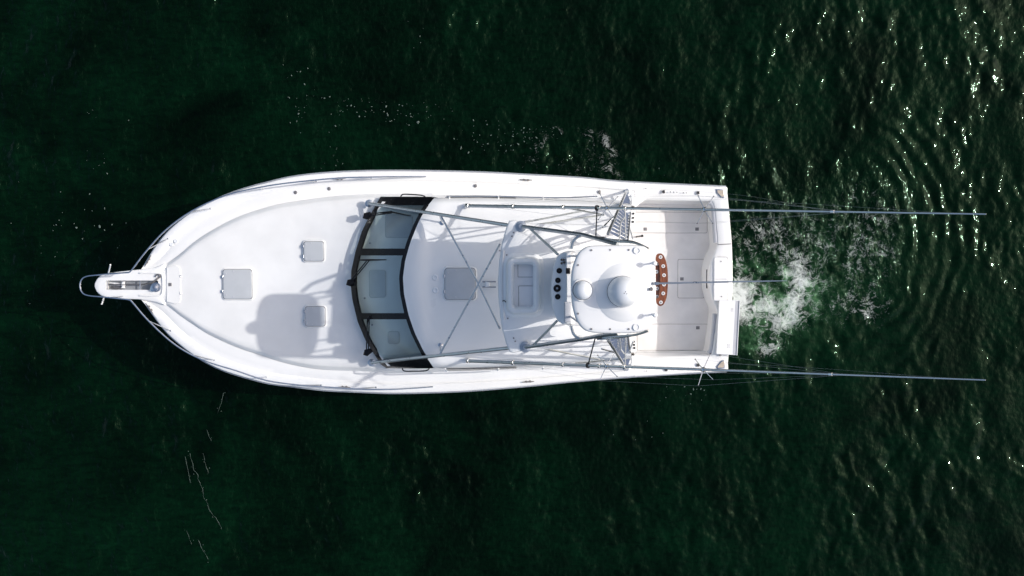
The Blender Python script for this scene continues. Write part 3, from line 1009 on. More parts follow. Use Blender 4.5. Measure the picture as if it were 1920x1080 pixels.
# hand rails along the roof edges
for s, pts in ((1, [(840, 374), (836, 371), (842, 368.5), (860, 368.5), (932, 368.5), (1010, 370.5), (1066, 370.5), (1120, 368)]),
               (-1, [(842, 688), (835, 690), (838, 695), (850, 697), (940, 694), (1020, 692), (1068, 689)])):
    r_ = part('roof_hand_rail', MB().tube(smooth(PL(pts, 3.20), 4), 0.013, 8), STEEL if s > 0 else GEL, roof)
    for x in (842, 934, 1018):
        y = interp(x, [(p[0], p[1]) for p in sorted(pts)])
        part('rail_foot', MB().tube([P(x, y, 3.20), P(x + 1, y + 3.0 * s, 3.26)], 0.016, 8), GEL, r_)

# ---------------------------------------------------- hardtop carrying the tower
ZH = 5.24


def build_hardtop():
    out = [(955, 413.5), (949, 427), (941, 455), (935.5, 490), (933.5, 525), (934, 555), (937, 590), (942, 620), (949, 645), (956, 660.5),
           (963, 662), (986, 657), (1040, 655), (1110, 651), (1172, 646), (1180, 640), (1183, 540), (1181, 432), (1172, 426), (1110, 421), (1040, 419), (988, 419), (966, 413)]
    pts = PL(out, ZH)
    ht = part('hardtop', MB().slab(pts, [(0.10, ZH - 0.10), (0.015, ZH - 0.07), (0, ZH - 0.045), (0.006, ZH - 0.018), (0.03, ZH)]), GEL, boat, 50)
    # moulded seat pod with a sunken tray and two lids
    def pxo(x0, y0, x1, y1, r): return px_rect(x0, y0, x1, y1, ZH + 0.2, r)
    pa, pb = P(942, 474, ZH + 0.15), P(1021, 597, ZH + 0.15)
    pc, pw, ph = (pa + pb) / 2, abs(pb.x - pa.x), abs(pb.y - pa.y)
    rings = []
    for ins, z in ((0, -0.005), (0.03, 0.02), (0.06, 0.035), (0.085, 0.20), (0.105, 0.26), (0.135, 0.28), (0.17, 0.28), (0.20, 0.25), (0.225, 0.08)):
        rings.append([Vector((q.x, q.y, ZH + z)) for q in rrect((pc.x, pc.y), pw - 2 * ins, ph - 2 * ins, max(0.22 - ins * 0.75, 0.03))])
    part('pod', MB().loft(rings, closed_u=True).cap(rings[-1]), GEL, ht)
    for a in ((971.5, 494.5, 1006, 519), (973, 536.5, 1008, 581)):
        z = ZH + 0.086
        part('lid_seam', MB().slab(px_rect(a[0] - 0.7, a[1] - 0.7, a[2] + 0.7, a[3] + 0.7, z, 0.01), [(0, z - 0.01), (0, z + 0.002)]), SEAM, ht)
        part('pod_lid', MB().slab(px_rect(*a, z, 0.008), [(0, z - 0.01), (0, z + 0.006), (0.006, z + 0.010)]), GEL, ht)
    part('cable', MB().tube(smooth([P(942.5, 565, ZH + 0.05), P(945, 563.5, ZH + 0.06), P(949, 566.5, ZH + 0.07), P(953, 565.5, ZH + 0.09), P(954.5, 561, ZH + 0.13), P(955, 558, ZH + 0.19)], 5), 0.009, 6), RUBBER, ht)
    part('visor_lip', MB().tube(smooth(PL([(944, 470), (941, 500), (940, 540), (943, 580), (945, 600)], ZH + 0.005), 4), 0.02, 8), GEL, ht)
    for x, y in ((963, 436), (960, 443), (950, 478), (937, 470), (952, 597), (963, 634), (966, 640)):
        part('bolt', MB().lathe([(0.016, 0), (0.014, 0.01)], P(x, y, ZH), 8), CAPM, ht)
    return ht


hardtop = build_hardtop()

# ---------------------------------------------------- tower frame
tower = part('tower_frame', MB().tube([P(978, 424.5, ZH + 0.05), P(1092, 440, 6.55), P(1122, 448.5, 7.2), P(1158, 458.5, 7.6)], 0.036, 12), ALU, boat)


def tub(name, pts, r, mat=ALU, parent=tower, sm=0):
    pts = [Vector(p) for p in pts]
    return part(name, MB().tube(smooth(pts, sm) if sm else pts, r, 12), mat, parent)


tub('leg', [P(984, 651, ZH + 0.05), P(1092, 635.5, 6.55), P(1125, 629, 7.2), P(1160, 624.5, 7.6)], 0.036)
FU0, FL0 = (692, 381.5), (697, 680)
zf0 = 2.42
tub('leg', [P(*FU0, zf0), P(980, 426.5, ZH - 0.02)], 0.036)
tub('leg', [P(*FL0, zf0), P(985, 649, ZH - 0.02)], 0.036)
for x, y in (FU0, FL0):
    part('leg_foot', MB().lathe([(0.085, -0.03), (0.085, 0.014), (0.05, 0.03), (0.04, 0.06)], P(x, y, zf0 - 0.03), 18), ALU, tower)
for x, y in ((977, 424.5), (985, 650.5)):
    f = part('leg_flange', MB().lathe([(0.105, 0), (0.105, 0.016), (0.06, 0.025), (0.045, 0.09)], P(x, y, ZH), 22), ALU, tower)


def leg_z(px, y0, x0, x1):
    return zf0 + (ZH - zf0) * (px - x0) / (x1 - x0)


zl0, zl1 = 3.78, 4.86
tub('brace', [P(825, 402, zl0 + 0.02), P(897, 532, 4.42), P(937, 616, zl1)], 0.021)
tub('brace', [P(825, 664, zl0 - 0.02), P(893, 540, 4.36), P(937, 458, zl1)], 0.021)
for a, b in (((824, 402.5), (829, 418)), ((826, 661), (826, 647))):
    tub('standoff', [P(*a, zl0), on(RF, *b, 3.4)], 0.017)
    part('standoff_foot', MB().lathe([(0.05, 0), (0.05, 0.012), (0.02, 0.03)], on(RF, *b, 3.4), 14), STEEL, tower)
# upper bracing down to the console
tub('brace', [P(992, 427, ZH + 0.22), P(1046, 477, 6.15)], 0.024)
tub('brace', [P(999, 648, ZH + 0.25), P(1044, 602, 6.15)], 0.024)
for s in (1, -1):
    yy = (lambda a, b: a if s > 0 else b)
    # belly rail hoops
    tub('belly_rail', [P(1094, yy(441, 636), 6.5), P(1083, yy(444.5, 633), 6.5), P(1075, yy(453, 625), 6.45), P(1071.5, yy(466, 612), 6.4)], 0.026, ALU, tower, 5)
    hoop = smooth([P(1094, yy(441, 636), 6.5), P(1083, yy(444.5, 633), 6.5), P(1075, yy(453, 625), 6.45), P(1071.5, yy(466, 612), 6.4)], 5)
    part('hoop_shade_panel', MB().loft([hoop, [p + Vector((0, 0, -0.9)) for p in hoop]]).loft([[p + Vector((0.012, 0, 0)) for p in hoop], [p + Vector((0.012, 0, -0.9)) for p in hoop]]), GEL, tower)  # added panel below the hoop, there to cast shade on the hardtop
    # paired side tubes under the sun top
    tub('side_tube', [P(1130, yy(449, 632.5), 6.9), P(1158, yy(453, 630.5), 7.1), P(1190, yy(455.5, 628), 7.35), P(1216, yy(466.5, 620), 7.6)], 0.020, ALU, tower, 5)
    tub('side_tube', [P(1120, yy(445, 636), 6.3), P(1150, yy(449.5, 634), 6.5), P(1185, yy(453, 629), 6.9), P(1208, yy(462, 622), 7.5)], 0.018, ALU, tower, 5)
    # aft leg from the gunwale
    A0, A1 = P(1175, yy(357.5, 692), 1.46), P(1140, yy(438, 637), 6.45)
    tub('aft_leg', [A0, A1], 0.030)
    part('leg_foot', MB().lathe([(0.085, -0.03), (0.085, 0.014), (0.05, 0.03), (0.034, 0.06)], A0, 18), ALU, tower)
    # struts between aft leg and cabin side
    tub('strut', [A0.lerp(A1, 0.62), P(1128, yy(428, 654), 5.28)], 0.015, STEEL)
    # ladder
    B0, B1 = P(1184, yy(375, 676), 1.75), P(1177, yy(455, 627), 6.5)
    lad = part('ladder', MB().tube([P(1183, yy(366, 686), 1.44), B0, B1], 0.016, 8), ALU, boat)
    n = 15
    for k in range(n):
        f = 0.06 + 0.90 * k / (n - 1)
        q0, q1 = A0.lerp(A1, f), B0.lerp(B1, f)
        q1.z = q0.z
        d = q1 - q0
        part('tread', MB().bar(q0 + d * 0.03, q1, 0.045, 0.022), STEEL, lad)
    # hand rails at the ladder head
    for pts in ([(1172, yy(394, 683)), (1173, yy(452, 629))], [(1170, yy(408, 663)), (1164, yy(418, 655)), (1161, yy(452, 629))], [(1180, yy(425, 660)), (1187, yy(449, 640))]):
        zz = [4.6, 6.6] if len(pts) == 2 else [5.0, 5.4, 6.7]
        part('hand_rail', MB().tube([P(x, y, z) for (x, y), z in zip(pts, zz)], 0.014, 8), GEL, lad)
    # dark box strapped to the frame, and the strap that holds the outrigger
    bx = P(1126, yy(447, 631), 6.35)
    part('junction_box', MB().box(bx, (0.17, 0.06, 0.10), yy(-0.12, 0.12), 0.012), RUBBER, tower)

# control pod of the tower
ZC = 6.25


def build_console():
    out = [(1062, 471), (1052, 475), (1044, 482), (1038, 500), (1034, 525), (1033, 548), (1035, 572), (1040, 592), (1047, 603), (1057, 609), (1078, 609), (1082, 540), (1078, 471)]
    c = part('tower_console', MB().slab(PL(out, ZC), [(0.10, ZH + 0.02), (0.06, ZC - 0.5), (0.0, ZC - 0.16), (0.0, ZC - 0.04), (0.012, ZC - 0.012), (0.035, ZC)]), GEL, boat)
    for x, y, r in ((1048.6, 507.6, 5.2), (1046, 525.6, 5.2), (1044.6, 540.6, 7.0), (1045.6, 556.4, 5.2)):
        rr = r * (CAM_Z - ZC) / F_PX
        g = part('gauge', MB().lathe([(rr, 0), (rr, 0.015), (rr * 0.86, 0.02), (rr * 0.82, 0.010)], P(x, y, ZC), 20), BLACK, c)
        part('gauge_glass', MB().lathe([(rr * 0.3, 0.0), (rr * 0.3, 0.003), (rr * 0.1, 0.006)], P(x, y, ZC + 0.012), 14), GREY if r > 6 else RUBBER, g)
    part('display_hood', MB().box(P(1065, 508, ZC + 0.22), (0.075, 0.10, 0.05), 0, 0.01), BLACK, c)
    part('rest_pad', MB().box(P(1064.5, 585, ZC + 0.18), (0.125, 0.36, 0.10), 0, 0.02), PAD, c)
    th = part('throttle', MB().box(P(1058, 490, ZC + 0.02), (0.10, 0.13, 0.04), 0, 0.015), STEEL, c)
    for dx, dy in ((-2.5, -3), (1.5, -3), (-2.5, 3.5), (2.5, 2)):
        b0 = P(1058 + dx, 490 + dy, ZC + 0.03)
        part('lever', MB().tube([b0, b0 + Vector((-0.03, 0.0, 0.12))], 0.010, 6), STEEL, th)
        part('knob', MB().lathe([(0.005, -0.02), (0.018, -0.012), (0.022, 0), (0.018, 0.012), (0.004, 0.02)], b0 + Vector((-0.03, 0, 0.13)), 10), RUBBER, th)
    rg = PL([(1061.5, 473), (1071, 472), (1074, 540), (1071, 607), (1061.5, 606), (1062.5, 540)], ZC + 0.2)
    part('console_ridge', MB().slab(rg, [(0, ZC - 0.02), (0, ZC + 0.19), (0.01, ZC + 0.21)]), GEL, c)
    # steering wheel
    wc = P(1082, 545, ZC + 0.02)
    ring = [wc + Vector((0.20 * math.cos(a) * 0.9, 0.20 * math.sin(a), 0.06 * math.cos(a))) for a in [2 * math.pi * k / 28 for k in range(29)]]
    w = part('steering_wheel', MB().tube(ring, 0.014, 8, False), STEEL, c)
    for a in (math.pi, math.pi / 3, -math.pi / 3):
        part('spoke', MB().tube([wc, wc + Vector((0.18 * math.cos(a), 0.2 * math.sin(a), 0.06 * math.cos(a)))], 0.009, 6), STEEL, w)
    return c


console = build_console()

# ---------------------------------------------------- sun top with its domes
ZS = 7.86


def build_suntop():
    out = [(1070.5, 535), (1072, 508.5), (1077, 490), (1084, 475), (1095.5, 465), (1110, 460.5), (1151, 459.5), (1200, 460), (1215, 466), (1225, 476), (1229, 490), (1230.5, 530),
           (1230, 580), (1226, 600), (1217, 615), (1203, 622.5), (1180, 625), (1132, 625.5), (1106, 623), (1092, 616), (1081, 601), (1075, 583), (1072, 565)]
    pts = smooth(PL(out, ZS), 3, closed=True)
    cx = sum(p.x for p in pts) / len(pts); cy = sum(p.y for p in pts) / len(pts)

    def crown(x, y):
        return ZS + 0.05 * (1 - min(1, ((x - cx) ** 2 + (y - cy) ** 2) / 0.55))
    st = part('sun_top', MB().slab(pts, [(0.06, ZS - 0.09), (0.01, ZS - 0.075), (0, ZS - 0.05), (0.008, ZS - 0.02), (0.035, ZS), (('s', 0.88), crown), (('s', 0.7), crown), (('s', 0.4), crown)]), GEL, boat, 60)
    k = (CAM_Z - ZS - 0.05) / F_PX
    # moulded mound under the big dome
    C = P(1168, 548, ZS + 0.03)
    part('mound', MB().lathe([(0.50, -0.03), (0.47, 0.0), (0.43, 0.018), (0.38, 0.045), (0.33, 0.068), (0.28, 0.08), (0.1, 0.08)], C, 48), GEL, st)
    # satellite dome
    D = P(1167.0, 546.5, ZS + 0.10)
    R = 0.245
    prof = [(R * 0.96, 0.0), (R * 0.98, 0.03), (R, 0.04), (R, 0.12)] + [(R * math.cos(a), 0.12 + 0.29 * math.sin(a)) for a in [math.radians(d) for d in range(8, 90, 7)]]
    dm = part('satellite_dome', MB().lathe(prof, D, 48), DOME, boat)
    part('dome_seam', MB().lathe([(R + 0.006, 0.040), (R + 0.006, 0.054)], D, 48), SEAM, dm)
    for dx, dy in ((0.0, 0.01), (0.02, -0.02), (-0.02, -0.012)):
        part('dome_screw', MB().lathe([(0.008, 0), (0.006, 0.006)], D + Vector((dx, dy, 0.407)), 8), BLACK, dm)
    E = P(1092, 544, ZS + 0.03)
    part('dome_ring', MB().lathe([(0.185, -0.02), (0.185, 0.012), (0.175, 0.02), (0.15, 0.01)], E, 36), GEL, st)
    part('dome_gap', MB().lathe([(0.157, 0.0), (0.157, 0.022)], E, 36), SEAM, st)
    R2 = 0.148
    prof = [(R2 * 1.02, 0.0), (R2 * 1.02, 0.02), (R2, 0.03), (R2, 0.10)] + [(R2 * math.cos(a), 0.10 + 0.14 * math.sin(a)) for a in [math.radians(d) for d in range(8, 90, 8)]]
    part('gps_dome', MB().lathe(prof, E, 36), DOME, boat)
    for x, y in ((1109, 469), (1144, 468.5), (1179, 468.5), (1084, 497), (1084, 588), (1109, 617), (1144, 617), (1179, 617)):
        part('bolt_cap', MB().lathe([(0.017, 0), (0.015, 0.012)], P(x, y, ZS + 0.008), 10), CAPM, st)
    for x, y in ((1194, 470), (1193, 613.5)):
        part('speaker_ring', MB().lathe([(0.055, 0), (0.055, 0.016), (0.045, 0.018), (0.042, 0.006)], P(x, y, ZS + 0.01), 22), GEL, st)
    for x, y in ((1224, 493.5), (1225, 589.5)):
        c = P(x, y, ZS + 0.02)
        part('mushroom_aerial', MB().lathe([(0.03, -0.02), (0.014, 0.0), (0.014, 0.13), (0.03, 0.14), (0.042, 0.16), (0.040, 0.19), (0.02, 0.21)], c + Vector((0, 0, 0)), 18), GEL, st)
    c = P(1220, 542, ZS + 0.02)
    al = part('anchor_light', MB().lathe([(0.04, 0), (0.03, 0.03), (0.02, 0.05), (0.028, 0.06), (0.028, 0.10), (0.01, 0.115)], c, 14), CAPM, st)
    # whip aerial leaning aft
    part('whip_aerial', MB().tube([P(1229, 531.5, 7.93), P(1310, 529.5, 8.05), P(1440, 527, 8.25), P(1475, 526.3, 8.3)], [0.014, 0.013, 0.011, 0.004], 8), ALU, boat)
    part('aerial_bracket', MB().box(P(1230, 531.5, 7.90), (0.08, 0.05, 0.07), 0, 0.01), STEEL, st)
    # the posts carrying the top
    for x, y in ((1085, 480), (1085, 604), (1205, 475), (1205, 612)):
        q = P(x, y, ZS - 0.06)
        part('post', MB().tube([q, Vector((q.x - 0.05, q.y, ZC - 0.1))], 0.020, 8), ALU, st)
    return st


suntop = build_suntop()
part('tower_floor', MB().slab(PL([(1068, 470), (1170, 462), (1190, 480), (1190, 600), (1170, 616), (1068, 610)], ZH + 0.06), [(0, ZH - 0.01), (0, ZH + 0.03), (0.02, ZH + 0.04)]), NONSKID, hardtop)

# ---------------------------------------------------- outriggers
def outrigger(b, t, s):
    z0, z1 = 3.50, 10.55
    Bp, Tp = P(*b, z0), P(*t, z1)
    ln = [Bp.lerp(Tp, k / 12) for k in range(13)]
    pole = part('outrigger', MB().tube(ln, [0.037 - 0.026 * k / 12 for k in range(13)], 12), ALU, boat)

    def at(px):
        lo, hi = 0.0, 1.0
        for _ in range(40):
            m = (lo + hi) / 2
            q = Bp.lerp(Tp, m)
            if 960 + q.x * F_PX / (CAM_Z - q.z) < px: lo = m
            else: hi = m
        return Bp.lerp(Tp, lo), lo
    d = (Tp - Bp).normalized()
    for x in (878, 962, 1056, 1124, 1172, 1560):
        q, f = at(x)
        r = 0.037 - 0.026 * f
        part('collar', MB().lathe([(r, -0.03), (r + 0.012, -0.025), (r + 0.012, 0.025), (r, 0.03)], q, 14, d), STEEL, pole)
    part('base_mount', MB().lathe([(0.055, 0), (0.05, 0.03), (0.03, 0.07)], Bp + Vector((0, 0, -0.07)), 14), STEEL, pole)
    side = d.cross(Vector((0, 0, 1))).normalized(); upv = side.cross(d).normalized()
    ends = {}
    for x, L, angs in ((1138, 0.34, (48, 132, 228, 312)), (1320, 0.32, (42, 130, 222, 310))):
        q, f = at(x)
        for k, a in enumerate(angs):
            a = math.radians(a)
            e = q + (side * math.cos(a) + upv * math.sin(a)) * L + d * 0.02
            part('spreader_arm', MB().tube([q, e], [0.009, 0.006], 6), STEEL, pole)
            part('spreader_tip', MB().lathe([(0.004, -0.012), (0.011, 0), (0.004, 0.012)], e, 8), RUBBER, pole)
            ends[(x, k)] = e
        part('spreader_hub', MB().lathe([(0.036, -0.03), (0.045, 0), (0.036, 0.03)], q, 14, d), STEEL, pole)
    p1, _ = at(900); p2, _ = at(1590)
    for k in range(4):
        part('stay_wire', MB().tube([p1, ends[(1138, k)], ends[(1320, k)], p2], 0.0013, 4), LINE, pole)
    # strut from pole to the tower and the black strap
    q, _ = at(1057)
    part('strut', MB().tube([q, P(1132, 403 if s > 0 else 675, 4.2)], 0.017, 8), ALU, pole)
    part('strut', MB().tube([P(1132, 403 if s > 0 else 675, 4.2), P(1008 if s > 0 else 1012, 421 if s > 0 else 652, ZH - 0.03)], 0.017, 8), ALU, pole)
    if s > 0:
        part('strut', MB().tube([P(984, 417, ZH - 0.03), P(1096, 395, 4.3)], 0.017, 8), ALU, pole)
    q, f = at(1119 if s > 0 else 1103)
    part('strap', MB().bar(q, P(1117 if s > 0 else 1116, 447 if s > 0 else 634, 6.42), 0.022, 0.012), RUBBER, pole)
    part('strap_loop', MB().lathe([(0.04, -0.02), (0.052, -0.015), (0.052, 0.015), (0.04, 0.02)], q, 14, d), RUBBER, pole)
    # halyards
    t2, _ = at(1800)
    t3, _ = at(1550)
    dy = -1 if s > 0 else 1
    part('halyard', MB().tube(smooth([P(1208, 352.5 if s > 0 else 697, 1.55), P(1390, 366 if s > 0 else 700, 3.4), t3], 6), 0.0013, 4), LINE, pole)
    part('halyard', MB().tube(smooth([P(1066, 371 if s > 0 else 690, 3.2), P(1370, 375 if s > 0 else 682, 5.2), t2], 6), 0.0013, 4), LINE, pole)


outrigger((874, 386), (1849, 401.5), 1)
outrigger((876, 676.5), (1848, 712.5), -1)

# ---------------------------------------------------- cockpit
ZG, ZSO = 1.40, 0.52


def build_cockpit():
    outer = [(1190, 341.5), (1245, 344.5), (1300, 346.8), (1345, 348.7), (1363.5, 349.5), (1365, 362), (1368.5, 400), (1371, 430), (1373, 453), (1374.2, 480), (1375, 507),
             (1375.2, 530), (1375, 545), (1374.2, 560), (1372.7, 585), (1370.5, 620), (1368, 655), (1366, 682), (1365, 697), (1345, 698), (1300, 700.5), (1245, 703.7), (1190, 707)]
    inner = [(1190, 391), (1203, 380), (1214, 375.2), (1270, 376.5), (1328, 377), (1336, 381), (1340.5, 391), (1343, 420), (1345.5, 457), (1338.5, 476), (1331.5, 496),
             (1330, 522), (1331, 540), (1335, 560), (1344, 583), (1342, 610), (1338, 640), (1334.5, 660), (1329, 666.5), (1300, 667), (1260, 668), (1220, 668.5), (1190, 664)]
    sub = 3
    O = smooth(PL(outer, zs), sub); I = smooth(PL(inner, ZG - 0.02), sub)
    rows = []
    prof = [(0.0, -0.13), (0.01, -0.06), (0.025, -0.02), (0.07, 0.0), (0.5, 0.012), (0.86, 0.0), (0.95, -0.012), (0.985, -0.035), (1.0, -0.075)]
    for k, dz in prof:
        rows.append([a.lerp(b, k) + Vector((0, 0, dz)) for a, b in zip(O, I)])
    coam = part('coaming', MB().loft(rows), GEL, boat, 40)
    bot = [Vector((p.x + 0.0, p.y, ZSO - 0.01)) for p in I]
    cen = sum(I, Vector()) / len(I)
    bot = [Vector((p.x + (cen.x - p.x) * 0.02, p.y + (cen.y - p.y) * 0.02, ZSO - 0.01)) for p in I]
    part('liner', MB().loft([rows[-1], bot]), GEL, coam)
    ring = [Vector((2.1, I[0].y, 0))] + [Vector((p.x, p.y, 0)) for p in I] + [Vector((2.1, I[-1].y, 0))]
    sole = part('cockpit_sole', MB().slab(ring, [(-0.08, ZSO - 0.06), (-0.08, ZSO)]), SOLE, boat)
    SD = {}
    for x0, y0, x1, y1 in ((1170, 398, 1325.5, 436.5), (1271.5, 486.5, 1320, 558.5), (1195, 608, 1327, 656.5)):
        z = ZSO + 0.004
        part('lid_gap', MB().slab(px_rect(x0 - 0.6, y0 - 0.6, x1 + 0.6, y1 + 0.6, z, 0.04), [(0, z - 0.003), (0, z)]), SEAM, sole)
        part('fish_box_lid', MB().slab(px_rect(x0, y0, x1, y1, z, 0.035), [(0, z - 0.002), (0, z + 0.005), (0.005, z + 0.008)]), SOLE, sole)
    for x, y in ((1210, 429.5), (1307, 429.5), (1278.5, 523), (1308.5, 614.5)):
        c = P(x, y, ZSO + 0.014)
        lt = part('lid_latch', MB().box(c, (0.085, 0.075, 0.008), 0, 0.002), CAPM, sole)
    for x, y in ((1203, 442.5), (1207.5, 619.5)):
        part('rod_post', MB().lathe([(0.022, 0), (0.022, 0.9), (0.03, 0.92), (0.03, 0.98), (0.01, 1.0)], P(x, y, ZG) - Vector((0, 0, 0.88)), 10), RUBBER, sole)
    # bolsters
    for pts in ([(1330.5, 378.5), (1336.5, 384), (1338.5, 393), (1340, 420), (1341.5, 440), (1342.5, 455)], [(1341, 588), (1339.5, 612), (1336.5, 640), (1334, 655), (1329, 663)]):
        part('bolster', MB().tube(smooth(PL(pts, ZG - 0.11), 4), [0.065] * (4 * (len(pts) - 1) + 1), 12), PAD, coam)
    # transom: live well lid, door gap, slot
    zz = ZG + 0.0
    part('well_gap', MB().slab(px_rect(1341.5, 481.5, 1364.5, 566, zz, 0.06), [(0, zz - 0.02), (0, zz + 0.006)]), SEAM, coam)
    part('live_well_lid', MB().slab(px_rect(1339, 482.2, 1363.8, 565.4, zz, 0.055), [(0, zz - 0.02), (0, zz + 0.012), (0.006, zz + 0.018)]), GEL, coam)
    part('lid_pull', MB().lathe([(0.015, 0), (0.012, 0.02)], P(1352, 490, zz + 0.016), 10), CAPM, coam)
    part('lid_pull', MB().lathe([(0.015, 0), (0.012, 0.02)], P(1353, 556, zz + 0.016), 10), CAPM, coam)
    part('lid_split', MB().bar(P(1340, 523.3, zz + 0.0165), P(1363, 523.3, zz + 0.0165), 0.008, 0.006), SEAM, coam)
    part('transom_door_gap', MB().bar(P(1345.5, 458.7, ZG + 0.01), P(1371, 457.2, ZG + 0.01), 0.016, 0.012), SEAM, coam)
    part('drain_slot', MB().box(P(1326.5, 523, 1.1), (0.05, 0.44, 0.05)), BLACK, coam)
    # hawse recesses in the stern corners
    for pts in ([(1343.5, 355.5), (1356.5, 356), (1358.5, 366), (1357, 370), (1352, 369.5), (1344.5, 361.5)], [(1344.5, 687), (1353, 677), (1358, 676), (1359.5, 679), (1358, 690), (1345, 690.5)]):
        z = zs(1350) + 0.012
        part('hawse_frame', MB().slab(PL(pts, z), [(-0.012, z - 0.03), (-0.012, z + 0.004), (-0.004, z + 0.008)]), STEEL, coam)
        part('hawse_well', MB().slab(PL(pts, z), [(0.012, z), (0.012, z + 0.0105)]), BEIGE, coam)
    # rod holders, fittings and a chain of small pads on the covering boards
    for x, y in ((1244.5, 359.5), (1309, 361.5), (1249, 693), (1309, 684.5)):
        c = P(x, y, zs(x) + 0.005)
        part('rod_holder', MB().lathe([(0.042, -0.01), (0.042, 0.012), (0.028, 0.018), (0.026, 0.002)], c, 18), CAPM, coam)
        part('rod_holder_liner', MB().lathe([(0.025, 0.0), (0.025, 0.006)], c, 14), RUBBER, coam)
    for x, y in ((1257, 359.8), (1263, 360.2), (1269, 360.6), (1281, 361.3), (1287, 361.7), (1211, 353.5), (1212.5, 695.5), (1263, 693), (1275, 693), (1280, 693.2)):
        part('pad_eye', MB().lathe([(0.013, 0), (0.012, 0.02), (0.005, 0.026)], P(x, y, zs(x) + 0.008), 8), CAPM, coam)
    for x, y in ((1350, 665.5),):
        part('pad_eye', MB().lathe([(0.03, 0), (0.03, 0.03), (0.01, 0.036)], P(x, y, zs(x) + 0.01), 10), CAPM, coam)
    # small shelves with three rod tubes each, on the after bulkhead
    for ys_ in (((1187.6, 400.5), (1187.2, 408.5), (1186.8, 416)), ((1188.5, 640.5), (1189, 646.5), (1189.5, 652.5))):
        m_ = ys_[1]
        c_ = P(m_[0] - 2, m_[1], 1.5)
        sh = part('rod_shelf', MB().box(c_ - Vector((0.08, 0, 0.02)), (0.30, 0.36, 0.04), 0, 0.01), GEL, boat)
        for x, y in ys_:
            part('rod_tube', MB().lathe([(0.026, -0.015), (0.026, 0.012), (0.018, 0.018)], P(x, y, 1.51), 12), RUBBER, sh)
    return coam


coaming = build_cockpit()

# ---------------------------------------------------- deck fittings
for x, y in ((554, 361), (617, 354), (891.5, 348.5), (1124, 360)):
    part('filler_cap', MB().lathe([(0.040, 0), (0.040, 0.01), (0.03, 0.014)], P(x, y, zs(x) - 0.016), 18), CAPM, boat)
for x, y in ((321.5, 458), (329.5, 452)):
    part('deck_vent', MB().lathe([(0.045, 0), (0.045, 0.01), (0.03, 0.016), (0.02, 0.012)], P(x, y, zs(x) - 0.016), 18), DOME, boat)


def cleat(x, y, rz, z):
    c = P(x, y, z)
    d = Vector((math.cos(rz), math.sin(rz), 0))
    m = MB()
    m.tube([c - d * 0.14 + Vector((0, 0, 0.045)), c - d * 0.06 + Vector((0, 0, 0.05)), c + d * 0.06 + Vector((0, 0, 0.05)), c + d * 0.14 + Vector((0, 0, 0.045))], [0.009, 0.014, 0.014, 0.009], 8)
    cl = part('cleat', m, CHAIN, boat)
    for s in (-1, 1):
        part('cleat_foot', MB().lathe([(0.028, 0), (0.018, 0.02), (0.014, 0.05)], c + d * 0.045 * s, 10), CHAIN, cl)


cleat(637, 335.5, 0.05, zs(637)); cleat(986, 337.5, -0.05, zs(986)); cleat(646, 725.5, -0.02, zs(646)); cleat(990, 715.5, 0.06, zs(990))
cleat(279, 489, 1.05, zs(279) - 0.02); cleat(281.5, 578, -0.95, zs(281))


# ---------------------------------------------------- wipers
def wiper(base, pts, blade):
    z = lambda p: WS(p[1], min(max((p[0] - interp(p[1], WF)) / (interp(p[1], WR) - interp(p[1], WF)), 0), 1), 0.05)
    b = P(*base, 2.60)
    w = part('wiper', MB().slab([b + Vector(v) for v in ((-0.09, -0.06, 0), (0.0, -0.09, 0), (0.11, 0.0, 0), (0.07, 0.08, 0), (-0.06, 0.05, 0))], [(0, b.z - 0.05), (0, b.z + 0.03), (0.02, b.z + 0.05)]), BLACK, boat)
    e = z(pts)
    for off in (-0.022, 0.022):
        d = (e - b).normalized(); s = Vector((-d.y, d.x, 0)) * off
        part('wiper_arm', MB().tube([b + s + Vector((0, 0, 0.03)), e + s], 0.013, 6), BLACK, w)
    part('wiper_blade', MB().tube([z(blade[0]), e, z(blade[1])], [0.010, 0.022, 0.010], 6), BLACK, w)


wiper((688, 404), (742, 398), ((719, 400), (775, 405)))
wiper((657, 529), (698, 487.5), ((673, 487.5), (731, 487)))
wiper((689, 660), (697, 596), ((693, 612), (699, 592)))


# ---------------------------------------------------- bait table over the transom
def build_table():
    z = 1.56
    t = thing('bait_table', P(1363, 615, ZG), 'white rectangular bait cutting table overhanging the transom beside the live well', 'table')
    top = PL([(1348.5, 562.5), (1387.5, 563.5), (1382, 666), (1343, 664)], z)
    part('table_top', MB().slab(top, [(0.004, z - 0.05), (0, z - 0.045), (0, z - 0.008), (0.008, z)]), GEL, t)
    part('grey_strip', MB().slab(PL([(1379.5, 564.5), (1386, 564.8), (1380.8, 664.8), (1374, 664.5)], z), [(0, z - 0.01), (0, z + 0.003)]), PAD, t)  # flat grey strip along the outboard edge of the top
    part('lip', MB().bar(P(1387, 563.5, z + 0.01), P(1381.7, 666, z + 0.01), 0.014, 0.03), GEL, t)
    part('lip', MB().bar(P(1348.5, 562.8, z + 0.01), P(1387.2, 563.6, z + 0.01), 0.014, 0.03), GEL, t)
    for x, y in ((1358, 585), (1355, 645)):
        q = P(x, y, z - 0.04)
        part('leg', MB().tube([q, Vector((q.x, q.y, ZG - 0.03))], 0.022, 10), STEEL, t)
    for x0, y0 in ((1371, 578), (1364, 646)):
        for i in range(2):
            for j in range(3):
                part('drain_hole', MB().lathe([(0.008, 0), (0.008, 0.004)], P(x0 + i * 3, y0 + j * 2.6, z), 6), CAPM, t)


build_table()


